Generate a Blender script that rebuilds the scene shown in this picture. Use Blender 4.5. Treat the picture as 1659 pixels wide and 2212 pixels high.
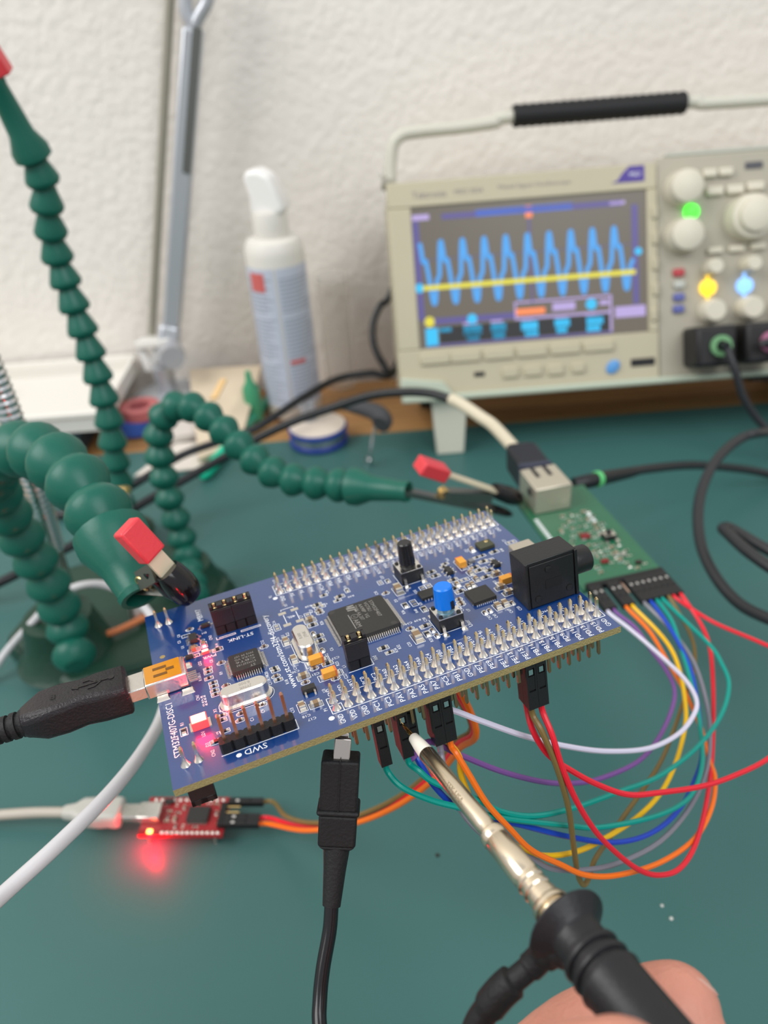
import bpy, math, random
from mathutils import Matrix, Vector
random.seed(7)
PI = math.pi
V = Vector
for o in list(bpy.data.objects):
    bpy.data.objects.remove(o, do_unlink=True)
scene = bpy.context.scene
COL = scene.collection

# ------------------------------------------------------------------ camera
PITCH, ROLL, CAMH, FPX = math.radians(33), math.radians(4.5), 0.275, 1740.0
FWD = V((0, math.cos(PITCH), -math.sin(PITCH)))
UP0 = V((0, math.sin(PITCH), math.cos(PITCH)))
RIGHT = math.cos(ROLL) * V((1, 0, 0)) - math.sin(ROLL) * UP0
UP = math.sin(ROLL) * V((1, 0, 0)) + math.cos(ROLL) * UP0
CAM = V((0, 0, CAMH))
cd = bpy.data.cameras.new('camera')
cam = bpy.data.objects.new('camera', cd)
COL.objects.link(cam)
m = Matrix((RIGHT, UP, -FWD)).transposed().to_4x4()
m.translation = CAM
cam.matrix_world = m
cd.sensor_fit = 'VERTICAL'
cd.sensor_height = 36.0
cd.lens = 36.0 * FPX / 2212
cd.clip_start, cd.clip_end = 0.005, 20
cd.dof.use_dof = True
cd.dof.focus_distance = 0.170
cd.dof.aperture_fstop = 14.0
scene.camera = cam

# ------------------------------------------------------------------ light
world = bpy.data.worlds.new('room_light')
scene.world = world
world.use_nodes = True
wb = world.node_tree.nodes['Background']
wb.inputs[0].default_value = (0.93, 0.96, 1.0, 1)
wb.inputs[1].default_value = 0.50


def area(name, loc, target, sx, sy, power, color):
    l = bpy.data.lights.new(name, 'AREA')
    l.shape = 'RECTANGLE'
    l.size, l.size_y, l.energy, l.color = sx, sy, power, color
    o = bpy.data.objects.new(name, l)
    COL.objects.link(o)
    o.location = loc
    o.rotation_euler = (V(target) - V(loc)).to_track_quat('-Z', 'Y').to_euler()
    return o


area('window_daylight', (-1.35, -0.15, 1.55), (0, 0.45, 0.1), 1.3, 1.2, 25, (1, 0.985, 0.96))
area('room_daylight', (0.75, -0.85, 1.7), (0.0, 0.4, 0.05), 1.2, 1.2, 16, (0.97, 0.985, 1))
vs = scene.view_settings
vs.view_transform = 'Standard'
vs.look = 'None'
vs.exposure = 0.35
vs.gamma = 1
vs.use_curve_mapping = False


# ------------------------------------------------------------------ measuring helpers
def P(u, v, Z):
    """point seen at photo pixel (u, v) at distance Z along the lens axis"""
    return CAM + (RIGHT * ((u - 829.5) / FPX) - UP * ((v - 1106.0) / FPX) + FWD) * Z


def onz(u, v, z=0.0):
    d = RIGHT * ((u - 829.5) / FPX) - UP * ((v - 1106.0) / FPX) + FWD
    return CAM + d * ((z - CAMH) / d.z)


# ------------------------------------------------------------------ materials
MATS = {}


def mat(name, col, rough=0.5, metal=0.0, bump=0.0, bscale=400, var=0.0, vscale=60, coat=0.0, emit=None, es=0.0,
        trans=0.0, ior=1.45, alpha=1.0, spec=0.5, sss=0.0):
    if name in MATS:
        return MATS[name]
    M = bpy.data.materials.new(name)
    M.use_nodes = True
    nt = M.node_tree
    b = nt.nodes['Principled BSDF']
    b.inputs['Base Color'].default_value = (*col, 1)
    b.inputs['Roughness'].default_value = rough
    b.inputs['Metallic'].default_value = metal
    b.inputs['Coat Weight'].default_value = coat
    b.inputs['Coat Roughness'].default_value = 0.08
    b.inputs['Transmission Weight'].default_value = trans
    b.inputs['IOR'].default_value = ior
    b.inputs['Alpha'].default_value = alpha
    b.inputs['Specular IOR Level'].default_value = spec
    if sss:
        b.inputs['Subsurface Weight'].default_value = sss
        b.inputs['Subsurface Radius'].default_value = (0.004, 0.0015, 0.001)
        b.inputs['Subsurface Scale'].default_value = 1.0
    if emit:
        b.inputs['Emission Color'].default_value = (*emit, 1)
        b.inputs['Emission Strength'].default_value = es
    tc = nt.nodes.new('ShaderNodeTexCoord')
    if var > 0:
        n = nt.nodes.new('ShaderNodeTexNoise')
        n.inputs['Scale'].default_value = vscale
        n.inputs['Detail'].default_value = 4
        nt.links.new(tc.outputs['Object'], n.inputs['Vector'])
        mx = nt.nodes.new('ShaderNodeMix')
        mx.data_type = 'RGBA'
        mx.inputs['A'].default_value = (*[max(0, c * (1 - var)) for c in col], 1)
        mx.inputs['B'].default_value = (*[min(1, c * (1 + var)) for c in col], 1)
        nt.links.new(n.outputs['Fac'], mx.inputs['Factor'])
        nt.links.new(mx.outputs['Result'], b.inputs['Base Color'])
    if bump > 0:
        n2 = nt.nodes.new('ShaderNodeTexNoise')
        n2.inputs['Scale'].default_value = bscale
        n2.inputs['Detail'].default_value = 3
        nt.links.new(tc.outputs['Object'], n2.inputs['Vector'])
        bp = nt.nodes.new('ShaderNodeBump')
        bp.inputs['Strength'].default_value = bump
        bp.inputs['Distance'].default_value = 0.001
        nt.links.new(n2.outputs['Fac'], bp.inputs['Height'])
        nt.links.new(bp.outputs['Normal'], b.inputs['Normal'])
    MATS[name] = M
    return M


def s2l(r, g, b):
    f = lambda c: (c / 255 / 12.92) if c / 255 <= 0.04045 else ((c / 255 + 0.055) / 1.055) ** 2.4
    return (f(r), f(g), f(b))


# ------------------------------------------------------------------ mesh building
class MB:
    def __init__(self, s=1.0):
        self.v, self.f, self.m, self.T, self.s = [], [], [], Matrix.Identity(4), s

    def add(self, vs_, fs_, m=0):
        n = len(self.v)
        self.v += [self.T @ V(p) for p in vs_]
        for f in fs_:
            self.f.append(tuple(i + n for i in f))
            self.m.append(m)
        return self

    def box(self, c, s, m=0, R=None):
        c = V(c)
        hs = [x / 2 for x in s]
        vs_ = []
        for z in (-1, 1):
            for y in (-1, 1):
                for x in (-1, 1):
                    q = V((x * hs[0], y * hs[1], z * hs[2]))
                    vs_.append(c + (R @ q if R else q))
        return self.add(vs_, [(0, 2, 3, 1), (4, 5, 7, 6), (0, 1, 5, 4), (2, 6, 7, 3), (0, 4, 6, 2), (1, 3, 7, 5)], m)

    def box2(self, a, b, m=0):
        return self.box([(a[i] + b[i]) / 2 for i in range(3)], [abs(b[i] - a[i]) for i in range(3)], m)

    def prism(self, poly, z0, z1, m=0, poly2=None):
        n = len(poly)
        p2 = poly2 or poly
        vs_ = [(x, y, z0) for x, y in poly] + [(x, y, z1) for x, y in p2]
        fs = [tuple(range(n - 1, -1, -1)), tuple(range(n, 2 * n))]
        fs += [(i, (i + 1) % n, n + (i + 1) % n, n + i) for i in range(n)]
        return self.add(vs_, fs, m)

    def lathe(self, prof, p0=(0, 0, 0), axis=(0, 0, 1), n=16, m=0, mlist=None, cap=True, sq=1.0):
        p0, ax = V(p0), V(axis).normalized()
        a = ax.orthogonal().normalized()
        if abs(ax.z) < 0.9:
            a = V((0, 0, 1)).cross(ax).normalized()
        b = ax.cross(a)
        vs_, fs, ms = [], [], []
        for r, t in prof:
            for k in range(n):
                w = 2 * PI * k / n
                vs_.append(p0 + ax * t + a * (r * math.cos(w)) + b * (r * sq * math.sin(w)))
        for j in range(len(prof) - 1):
            for k in range(n):
                fs.append((j * n + k, j * n + (k + 1) % n, (j + 1) * n + (k + 1) % n, (j + 1) * n + k))
                ms.append(mlist[j] if mlist else m)
        if cap:
            fs.append(tuple(range(n - 1, -1, -1)))
            ms.append(mlist[0] if mlist else m)
            L = (len(prof) - 1) * n
            fs.append(tuple(range(L, L + n)))
            ms.append(mlist[-1] if mlist else m)
        k0 = len(self.m)
        self.add(vs_, fs, 0)
        self.m[k0:] = ms
        return self

    def cyl(self, p0, p1, r0, r1=None, n=16, m=0):
        d = V(p1) - V(p0)
        return self.lathe([(r0, 0), (r0 if r1 is None else r1, d.length)], p0, d, n, m)

    def tube(self, pts, r, n=8, m=0):
        pts = [V(p) for p in pts]
        rs = r if isinstance(r, (list, tuple)) else [r] * len(pts)
        t = [(pts[min(i + 1, len(pts) - 1)] - pts[max(i - 1, 0)]).normalized() for i in range(len(pts))]
        a = t[0].orthogonal().normalized()
        vs_, fs = [], []
        for i, p in enumerate(pts):
            a = (a - t[i] * a.dot(t[i])).normalized()
            b = t[i].cross(a)
            for k in range(n):
                w = 2 * PI * k / n
                vs_.append(p + (a * math.cos(w) + b * math.sin(w)) * rs[i])
        for i in range(len(pts) - 1):
            for k in range(n):
                fs.append((i * n + k, i * n + (k + 1) % n, (i + 1) * n + (k + 1) % n, (i + 1) * n + k))
        fs.append(tuple(range(n - 1, -1, -1)))
        L = (len(pts) - 1) * n
        fs.append(tuple(range(L, L + n)))
        return self.add(vs_, fs, m)

    def bar(self, p0, p1, w, h, upv, m=0, w1=None, h1=None):
        """rectangular bar from p0 to p1; w across, h along upv"""
        p0, p1 = V(p0), V(p1)
        d = (p1 - p0).normalized()
        x = d.cross(V(upv)).normalized()
        z = x.cross(d)
        w1, h1 = w1 or w, h1 or h
        vs_ = []
        for p, ww, hh in ((p0, w, h), (p1, w1, h1)):
            for sx, sz in ((-1, -1), (1, -1), (1, 1), (-1, 1)):
                vs_.append(p + x * (sx * ww / 2) + z * (sz * hh / 2))
        return self.add(vs_, [(3, 2, 1, 0), (4, 5, 6, 7), (0, 1, 5, 4), (1, 2, 6, 5), (2, 3, 7, 6), (3, 0, 4, 7)], m)

    def sphere(self, c, r, n=14, k=8, m=0):
        prof = [(max(1e-5, math.sin(PI * i / k) * r), -math.cos(PI * i / k) * r) for i in range(k + 1)]
        return self.lathe(prof, c, (0, 0, 1), n, m)

    def mesh(self, name, mats, angle=40):
        me = bpy.data.meshes.new(name)
        s = self.s
        me.from_pydata([tuple(q * s for q in p) for p in self.v], [], self.f)
        for q in (mats if isinstance(mats, (list, tuple)) else [mats]):
            me.materials.append(q)
        me.polygons.foreach_set('material_index', self.m)
        me.polygons.foreach_set('use_smooth', [True] * len(self.f))
        me.set_sharp_from_angle(angle=math.radians(angle))
        me.update()
        return me

    def build(self, name, mats, parent=None, bev=0, angle=40, seg=2):
        o = put(name, self.mesh(name, mats, angle), parent)
        if bev:
            b = o.modifiers.new('edge', 'BEVEL')
            b.width = bev
            b.segments = seg
            b.limit_method = 'ANGLE'
            b.angle_limit = math.radians(35)
            b.harden_normals = False
        return o


def put(name, me, parent=None, loc=None):
    o = bpy.data.objects.new(name, me)
    COL.objects.link(o)
    if parent:
        o.parent = parent
    if loc is not None:
        o.location = loc
    return o


def tag(o, label, cat, group=None):
    o['label'] = label
    o['category'] = cat
    if group:
        o['group'] = group
    return o


def thing(name, label, cat, loc=(0, 0, 0), group=None, M=None):
    o = bpy.data.objects.new(name, None)
    COL.objects.link(o)
    o.empty_display_size = 0.01
    if M is not None:
        o.matrix_world = M
    else:
        o.location = loc
    return tag(o, label, cat, group)


def rel(o, pts):
    """world points in the frame of an unrotated thing"""
    return [V(p) - V(o.location) for p in pts]


def smooth(pts, n=8):
    pts = [V(p) for p in pts]
    q = [pts[0] * 2 - pts[1]] + pts + [pts[-1] * 2 - pts[-2]]
    out = []
    for i in range(1, len(q) - 2):
        a, b, c, d = q[i - 1], q[i], q[i + 1], q[i + 2]
        for k in range(n):
            t = k / n
            out.append(0.5 * ((2 * b) + (c - a) * t + (2 * a - 5 * b + 4 * c - d) * t * t + (3 * b - a - 3 * c + d) * t ** 3))
    out.append(pts[-1])
    return out


TXT = {}


def text_geo(s):
    if s not in TXT:
        cu = bpy.data.curves.new('print', 'FONT')
        cu.body = s
        cu.size = 1.0
        cu.resolution_u = 2
        cu.fill_mode = 'FRONT'
        ob = bpy.data.objects.new('print', cu)
        me = bpy.data.meshes.new_from_object(ob)
        vs_ = [v.co.copy() for v in me.vertices]
        fs = [tuple(p.vertices) for p in me.polygons]
        bpy.data.objects.remove(ob)
        bpy.data.curves.remove(cu)
        bpy.data.meshes.remove(me)
        x0, x1 = min(v.x for v in vs_), max(v.x for v in vs_)
        y0, y1 = min(v.y for v in vs_), max(v.y for v in vs_)
        TXT[s] = ([V((v.x - (x0 + x1) / 2, v.y - (y0 + y1) / 2, 0)) for v in vs_], fs, x1 - x0, y1 - y0)
    return TXT[s]


def put_text(mb, s, x, y, z, size, rot=0, m=0, sx=1.0, width=None):
    vs_, fs, w, h = text_geo(s)
    if width:
        sx = width / (w * size)
    c, sn = math.cos(rot), math.sin(rot)
    out = []
    for v in vs_:
        a, b = v.x * size * sx, v.y * size
        out.append((x + a * c - b * sn, y + a * sn + b * c, z))
    mb.add(out, fs, m)


def line2(mb, pts, w, z, m=0, h=0.03):
    for (x0, y0), (x1, y1) in zip(pts, pts[1:]):
        mb.bar((x0, y0, z + h / 2), (x1, y1, z + h / 2), w, h, (0, 0, 1), m)


# palette
BLK = mat('black_plastic', (0.010, 0.010, 0.011), 0.42, bump=0.15, bscale=3000, spec=0.4)
RUB = mat('black_rubber', (0.012, 0.012, 0.013), 0.55, bump=0.2, bscale=1500, spec=0.35)
GLOSSBLK = mat('black_vinyl', (0.006, 0.005, 0.006), 0.14, spec=0.5)
CABLE = mat('black_cable', (0.010, 0.011, 0.013), 0.38)
GOLD = mat('gold_pin', (0.80, 0.60, 0.28), 0.25, 1.0)
COPPERPIN = mat('bronze_pin', (0.52, 0.30, 0.16), 0.35, 1.0)
SOLDER = mat('solder', (0.80, 0.75, 0.68), 0.3, 1.0, bump=0.05, bscale=1200)
TIN = mat('tin_metal', (0.78, 0.75, 0.70), 0.27, 1.0, bump=0.05, bscale=1500)
STEEL = mat('bright_steel', (0.72, 0.72, 0.72), 0.2, 1.0)
DKSTEEL = mat('dark_steel', (0.24, 0.24, 0.22), 0.38, 1.0)
BRASS = mat('brass', (0.80, 0.58, 0.25), 0.3, 1.0)
SILK = mat('white_ink', (0.78, 0.80, 0.82), 0.6)
CHIP = mat('chip_epoxy', (0.022, 0.021, 0.019), 0.5, bump=0.3, bscale=9000)
CHIPINK = mat('grey_ink', (0.22, 0.21, 0.19), 0.6)
RED_SLV = mat('red_sleeve', s2l(215, 62, 70), 0.38, bump=0.1, bscale=900)
GREEN = mat('green_nylon', s2l(17, 90, 75), 0.38, bump=0.04, bscale=1200, spec=0.4)
GREEN_D = mat('green_base', s2l(18, 56, 42), 0.38, bump=0.25, bscale=500, var=0.12, vscale=40)

# ================================================================== setting
def wall_material():
    M = bpy.data.materials.new('wall_plaster')
    M.use_nodes = True
    nt = M.node_tree
    b = nt.nodes['Principled BSDF']
    b.inputs['Roughness'].default_value = 0.85
    tc = nt.nodes.new('ShaderNodeTexCoord')
    n1 = nt.nodes.new('ShaderNodeTexNoise')
    n1.inputs['Scale'].default_value = 130
    n1.inputs['Detail'].default_value = 4
    n2 = nt.nodes.new('ShaderNodeTexNoise')
    n2.inputs['Scale'].default_value = 7
    n2.inputs['Detail'].default_value = 3
    mx = nt.nodes.new('ShaderNodeMix')
    mx.data_type = 'RGBA'
    mx.inputs['A'].default_value = (*s2l(218, 211, 202), 1)
    mx.inputs['B'].default_value = (*s2l(236, 231, 224), 1)
    bp = nt.nodes.new('ShaderNodeBump')
    bp.inputs['Strength'].default_value = 0.5
    bp.inputs['Distance'].default_value = 0.003
    for n in (n1, n2):
        nt.links.new(tc.outputs['Object'], n.inputs['Vector'])
    nt.links.new(n2.outputs['Fac'], mx.inputs['Factor'])
    nt.links.new(mx.outputs['Result'], b.inputs['Base Color'])
    nt.links.new(n1.outputs['Fac'], bp.inputs['Height'])
    nt.links.new(bp.outputs['Normal'], b.inputs['Normal'])
    return M


WALLY = 0.64
w = MB().box2((-1.6, WALLY, -0.75), (1.6, WALLY + 0.1, 1.7)).build('wall_back', wall_material())
w['kind'] = 'structure'
fl = MB().box2((-1.6, -1.2, -0.80), (1.6, WALLY + 0.1, -0.75)).build('floor', mat('floor_boards', (0.25, 0.17, 0.1), 0.5, var=0.2, vscale=8))
fl['kind'] = 'structure'


def wood_material():
    M = bpy.data.materials.new('pale_wood')
    M.use_nodes = True
    nt = M.node_tree
    b = nt.nodes['Principled BSDF']
    b.inputs['Roughness'].default_value = 0.5
    tc = nt.nodes.new('ShaderNodeTexCoord')
    mp = nt.nodes.new('ShaderNodeMapping')
    mp.inputs['Scale'].default_value = (2, 30, 30)
    n = nt.nodes.new('ShaderNodeTexNoise')
    n.inputs['Scale'].default_value = 5
    n.inputs['Detail'].default_value = 5
    cr = nt.nodes.new('ShaderNodeValToRGB')
    cr.color_ramp.elements[0].position = 0.3
    cr.color_ramp.elements[0].color = (*s2l(150, 106, 62), 1)
    cr.color_ramp.elements[1].position = 0.7
    cr.color_ramp.elements[1].color = (*s2l(184, 140, 88), 1)
    nt.links.new(tc.outputs['Object'], mp.inputs['Vector'])
    nt.links.new(mp.outputs['Vector'], n.inputs['Vector'])
    nt.links.new(n.outputs['Fac'], cr.inputs['Fac'])
    nt.links.new(cr.outputs['Color'], b.inputs['Base Color'])
    return M


WOOD = wood_material()
t = thing('workbench', 'wooden workbench top showing as a tan strip under the oscilloscope', 'table', (0, 0.12, -0.75))
MB().box2((-1.0, -0.62, 0.715), (1.0, 0.515, 0.747)).build('table_top', WOOD, t, bev=0.002)
for sx in (-0.94, 0.94):
    for sy in (-0.56, 0.46):
        MB().box2((sx - 0.03, sy - 0.03, 0), (sx + 0.03, sy + 0.03, 0.715)).build('leg', WOOD, t)
MATGREEN = mat('green_mat_vinyl', s2l(60, 101, 98), 0.36, bump=0.06, bscale=2600, var=0.04, vscale=14, spec=0.35)
o = MB().box2((-0.60, -0.42, -0.003), (0.62, 0.531, 0.0)).build('work_mat', MATGREEN, bev=0.0008)
tag(o, 'large plain green rubber mat covering the workbench', 'mat')
crumb = mat('pale_crumb', (0.6, 0.62, 0.58), 0.7)
for i, (u, v, r) in enumerate(((1450, 1985, 0.0007), (1430, 1957, 0.0006), (945, 1848, 0.0008))):
    c = onz(u, v)
    mb = MB()
    mb.lathe([(r * 0.9, 0), (r, r * 0.5), (r * 0.4, r)], (0, 0, 0), (0, 0, 1), 6)
    o = mb.build('crumb', crumb if i != 2 else mat('dark_crumb', (0.03, 0.03, 0.02), 0.8))
    o.location = c
    tag(o, ['pale speck of debris on the mat beside the probe handle', 'tiny speck on the mat above the pale one',
            'dark speck on the mat between the probe and clip lead'][i], 'crumb')

# ================================================================== oscilloscope
LEAN = math.radians(22.4)
SX, SY, SN = V((1, 0, 0)), V((0, math.sin(LEAN), math.cos(LEAN))), V((0, -math.cos(LEAN), math.sin(LEAN)))
SO = V((0.1076, 0.5182, 0.1154))
SM = Matrix((SX, SY, SN)).transposed().to_4x4()
SM.translation = SO
scope = thing('oscilloscope', 'beige digital oscilloscope with blue waveform on its screen by the wall', 'oscilloscope', M=SM)
BEIGE = mat('beige_plastic', s2l(182, 174, 149), 0.5, bump=0.12, bscale=1500, var=0.03, vscale=30)
BEIGE2 = mat('beige_grey_panel', s2l(168, 162, 146), 0.55, bump=0.1, bscale=1500)
KNOB = mat('cream_knob', s2l(206, 200, 182), 0.45)
GREYG = mat('grey_green_plastic', s2l(176, 184, 166), 0.5)
XR = 268


mb = MB(0.001)
mb.box2((-90, -76, -86), (XR, 61, -4))
scope_body = mb.build('housing', BEIGE, scope, bev=0.006, seg=3)
mb = MB(0.001)
# front bezel: frame round the screen
for a, b in (((-90, 44.5), (82, 60)), ((-90, -75), (82, -44.5)), ((-90, -44.5), (-75.5, 44.5)), ((75.5, -44.5), (82, 44.5))):
    mb.box2((a[0], a[1], -4.2), (b[0], b[1], 0))
mb.build('bezel', BEIGE, scope, bev=0.0008)
mb = MB(0.001)
mb.box2((82, -75, -4.2), (XR, 63, -1.5))
mb.build('control_panel', BEIGE2, scope, bev=0.001)
MB(0.001).box2((90, 63.2, -14), (XR, 66, -4)).build('top_ridge', mat('grey_ridge', s2l(168, 172, 160), 0.5), scope, bev=0.001)
MB(0.001).box2((-88, -79, -60), (XR, -74.5, 3)).build('bottom_lip', GREYG, scope, bev=0.0015)
mb = MB(0.001)
mb.prism([(-90, -79), (-52, -79), (-62, -66), (-90, -62)], -3, 4)
mb.build('corner_guard', GREYG, scope, bev=0.0015)
# screen
SCR = mat('lcd_dark', (0.03, 0.028, 0.025), 0.3, emit=s2l(112, 104, 92), es=0.62)
screen = MB(0.001).box2((-75.5, -44.5, -4), (75.5, 44.5, -2)).build('screen', SCR, scope)


def glow(name, col, es):
    return mat(name, (0.02, 0.02, 0.02), 0.4, emit=col, es=es)


LBL = glow('lcd_lavender', s2l(178, 160, 214), 0.85)
PUR = glow('lcd_purple', s2l(92, 84, 150), 0.75)
BLU = glow('lcd_blue', s2l(66, 148, 216), 1.0)
CYA = glow('lcd_cyan', s2l(40, 176, 226), 1.0)
YEL = glow('lcd_yellow', s2l(208, 198, 52), 1.0)
ORA = glow('lcd_orange', s2l(236, 128, 72), 1.0)
DBL = glow('lcd_deepblue', s2l(72, 108, 196), 0.9)


def lcd(name, m_, fn):
    for one in fn:
        mb = MB(0.001)
        one(mb)
        mb.build(name, m_, screen)


def rects(*rs):
    return [lambda mb, q=q: mb.box2((q[0], q[1], -2.05), (q[2], q[3], -1.85)) for q in rs]


lcd('status_bar', PUR, rects((-56, 36, 60, 39.5), (-75, -26, -71, 36), (66, -26, 70, 36), (-70, -43.5, 52, -42), (-72, -29.3, -12, -25.3)))
lcd('readout_panel', glow('lcd_black', (0.01, 0.01, 0.012), 0.5), rects((-62, -41.6, 50, -31)))
lcd('memory_bar', DBL, rects((-34, 36.2, 28, 40.2)))
lcd('readout_box', LBL, rects((-75, 36.5, -64, 40), (52, 36.8, 62, 39), (-12, -20, 52, -18.8), (-12, -30.5, 52, -29), (50.6, -43, 52, -19), (-12, -30, -10.8, -19),
                              (54, -34, 74, -27), (13, -26.5, 28, -21.5), (44, -25, 50, -22), (-46, -31, -37, -29.4), (-28, -31, -20, -29.4), (-8, -31, 0, -29.4), (14, -31, 22, -29.4), (34, -31, 42, -29.4)))
lcd('trigger_marker', ORA, rects((-2.2, 33, 2.2, 40.5), (-11, -27.5, 8, -23.5)))


def discs(*ds):
    return [lambda mb, q=q: mb.lathe([(q[2], 0), (q[2], 0.2)], (q[0], q[1], -1.95), (0, 0, 1), 16) for q in ds]


lcd('channel_marker', CYA, discs((-73, -5.5, 3), (-40, -27.5, 3.3), (38.5, -24, 3.6), (70, 7, 2.4)))
lcd('channel_marker', YEL, discs((-68, -27.3, 3.3)))
lcd('measurement_readout', CYA, rects((-71, -43, -63, -31.5), (-62, -34.5, -54, -32), (-46, -38, -34, -32), (-44, -41.5, -36, -38.5), (-28, -37, -18, -32), (-27, -41.5, -19, -37.5), (-8, -37.5, 3, -32), (-6, -41.5, 3, -38), (14, -37, 24, -32), (15, -41, 22, -37.5), (35, -37, 46, -32), (35, -41.5, 44, -37.5)))
lcd('centre_line', PUR, rects((-0.6, -20, 0.6, 33), (-70, 11.6, 66, 12.0)))


def baseline(mb):
    mb.box2((-71, -7.2, -2.05), (68, -4.2, -1.75))


lcd('yellow_trace', YEL, [baseline])


def wave(mb):
    per = 14.0
    shape = [(0.0, -13), (0.06, -13.5), (0.12, -10), (0.17, -2), (0.22, 2.5), (0.30, 5.5), (0.36, 8), (0.42, 24), (0.47, 30.5), (0.52, 31), (0.57, 26), (0.62, 18), (0.68, 17), (0.74, 18.5), (0.80, 13), (0.88, 2), (0.95, -9), (1.0, -13)]
    pts = []
    for k in range(-1, 10):
        for a, b in shape[:-1]:
            x = -64.5 + (k + a) * per
            if -71.5 <= x <= 67:
                pts.append(V((x, (b + 13.5) * 0.867 - 16, -1.8)))
    pts = smooth(pts, 3)
    w_ = 1.35
    vs_, fs = [], []
    for i, p in enumerate(pts):
        d = (pts[min(i + 1, len(pts) - 1)] - pts[max(i - 1, 0)]).normalized()
        n = V((-d.y, d.x, 0)) * w_
        vs_ += [p + n, p - n]
        if i:
            fs.append((2 * i - 2, 2 * i - 1, 2 * i + 1, 2 * i))
    mb.add(vs_, fs)


lcd('blue_trace', BLU, [wave])
# front lettering
INK = mat('panel_ink', s2l(120, 112, 120), 0.6)
mb = MB(0.001)
put_text(mb, 'Tektronix', -63, 51.5, 0.12, 6.0, width=22)
put_text(mb, 'MSO 2024', -38, 51.8, 0.12, 4.2, width=18)
put_text(mb, 'Mixed Signal Oscilloscope', 4, 52.2, 0.12, 3.4, width=46)
mb.build('lettering', INK, scope)
mb = MB(0.001)
mb.prism([(53, 49.5), (74, 49.5), (74, 59), (64.5, 59), (60, 55), (57, 51)], 0, 0.3)
o = mb.build('purple_emblem', mat('purple_print', s2l(74, 56, 140), 0.5), scope)
mb = MB(0.001)
put_text(mb, 'MSO', 68, 54, 0.35, 3.6)
mb.build('emblem_lettering', SILK, o)


def knob(x, y, r, h, rt=None, m_=KNOB, name='knob', parent=None):
    mb = MB(0.001)
    rt = rt or r * 0.9
    mb.lathe([(r * 1.02, 0), (r, h * 0.3), (rt, h - 0.8), (rt * 0.88, h)], (x, y, -1.5), (0, 0, 1), 28)
    return mb.build(name, m_, parent or scope)


knob(98, 43, 11, 13)
knob(98, 14, 11, 13)
k = knob(140, 22, 14.5, 12, 13.5)
mb = MB(0.001)
mb.lathe([(10.5, 0), (10, 4), (8, 5)], (140, 22, 10), (0, 0, 1), 28)
mb.build('knob_cap', KNOB, k)
for x in (116, 140.5, 165):
    knob(x, -7, 5.2, 12)
    knob(x, -34.5, 8, 11, 7)
for x, y, w_, h_ in ((116, 51, 9, 5), (126, 51, 9, 5), (119, 40, 11, 5.5), (132, 40, 11, 5.5), (145, 41, 11, 5.5), (119, 3.5, 10, 4), (133, 3.5, 10, 4), (147, 4, 10, 4),
                     (-66, -51.5, 20, 7), (-46, -51.5, 20, 7), (-24, -51.5, 20, 7), (-2, -51.5, 20, 7), (20, -51.5, 20, 7), (42, -51.5, 20, 7),
                     (-17, -64, 11, 7), (-2, -64, 12, 7), (13, -64.5, 11, 7), (28, -64.5, 9, 6.5), (80, 30, 4, 8), (80, 14, 4, 8), (80, -2, 4, 8), (80, -18, 4, 8), (79, -34, 4, 8)):
    bx = MB(0.001).box2((x - w_ / 2, y - h_ / 2, -1.8), (x + w_ / 2, y + h_ / 2, 1.8)).build('button', BEIGE if x < 85 else KNOB, scope, bev=0.001)
MB(0.001).lathe([(4.6, 0), (4.4, 3), (3, 3.6)], (104, 28.5, -1.5), (0, 0, 1), 20).build('lit_button', glow('lamp_green', (0.05, 0.9, 0.03), 2.2), scope)
mb = MB(0.001).lathe([(5.2, 0), (5.0, 3), (3.6, 3.6)], (114.5, -19.5, -1.5), (0, 0, 1), 20)
mb.bar((114.5, -12, -1), (114.5, -27, -1), 1.4, 1.2, (0, 0, 1))
mb.build('lit_button', glow('lamp_yellow', (1.0, 0.62, 0.02), 1.6), scope)['label'] = 'yellow lit channel button'
mb = MB(0.001).lathe([(5.2, 0), (5.0, 3), (3.6, 3.6)], (138.5, -20, -1.5), (0, 0, 1), 20)
mb.bar((138.5, -12, -1), (138.5, -27, -1), 1.4, 1.2, (0, 0, 1))
mb.build('lit_button', glow('lamp_blue', (0.22, 0.48, 1.0), 1.5), scope)['label'] = 'pale blue lit channel button'
for x, y, c in ((95.5, -8.5, s2l(178, 62, 70)), (95.8, -16, s2l(184, 186, 178)), (95.5, -24, s2l(92, 98, 160)), (95.2, -31.5, s2l(92, 98, 160))):
    MB(0.001).box2((x - 3.6, y - 2.4, -1.8), (x + 3.6, y + 2.4, 1)).build('colour_button', mat('button_%d_%d' % (x * 10, -y), c, 0.5), scope, bev=0.0008)
MB(0.001).lathe([(5.2, 0), (5, 1.5), (3.6, 2)], (51, -65.5, -0.2), (0, 0, 1), 20, sq=0.75).build('power_button', mat('blue_button', s2l(86, 146, 204), 0.4), scope)
MB(0.001).box2((63, -66.5, -1), (79, -61.5, 0.3)).build('usb_slot', BLK, scope)
MB(0.001).box2((-41, -65, -1), (-34, -62, 0.3)).build('small_slot', BLK, scope)
MB(0.001).box2((139, 52, -1.6), (150, 56, -0.8)).build('label_window', mat('dark_grey_window', (0.05, 0.05, 0.06), 0.3), scope)
mb = MB(0.001)
mb.lathe([(7.5, 0), (7.5, 4), (5, 4), (5, 16), (4.2, 16), (4.2, 8)], (169, -57, -1.5), (0, 0, 1), 24)
mb.build('input_socket', BRASS, scope)
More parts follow.
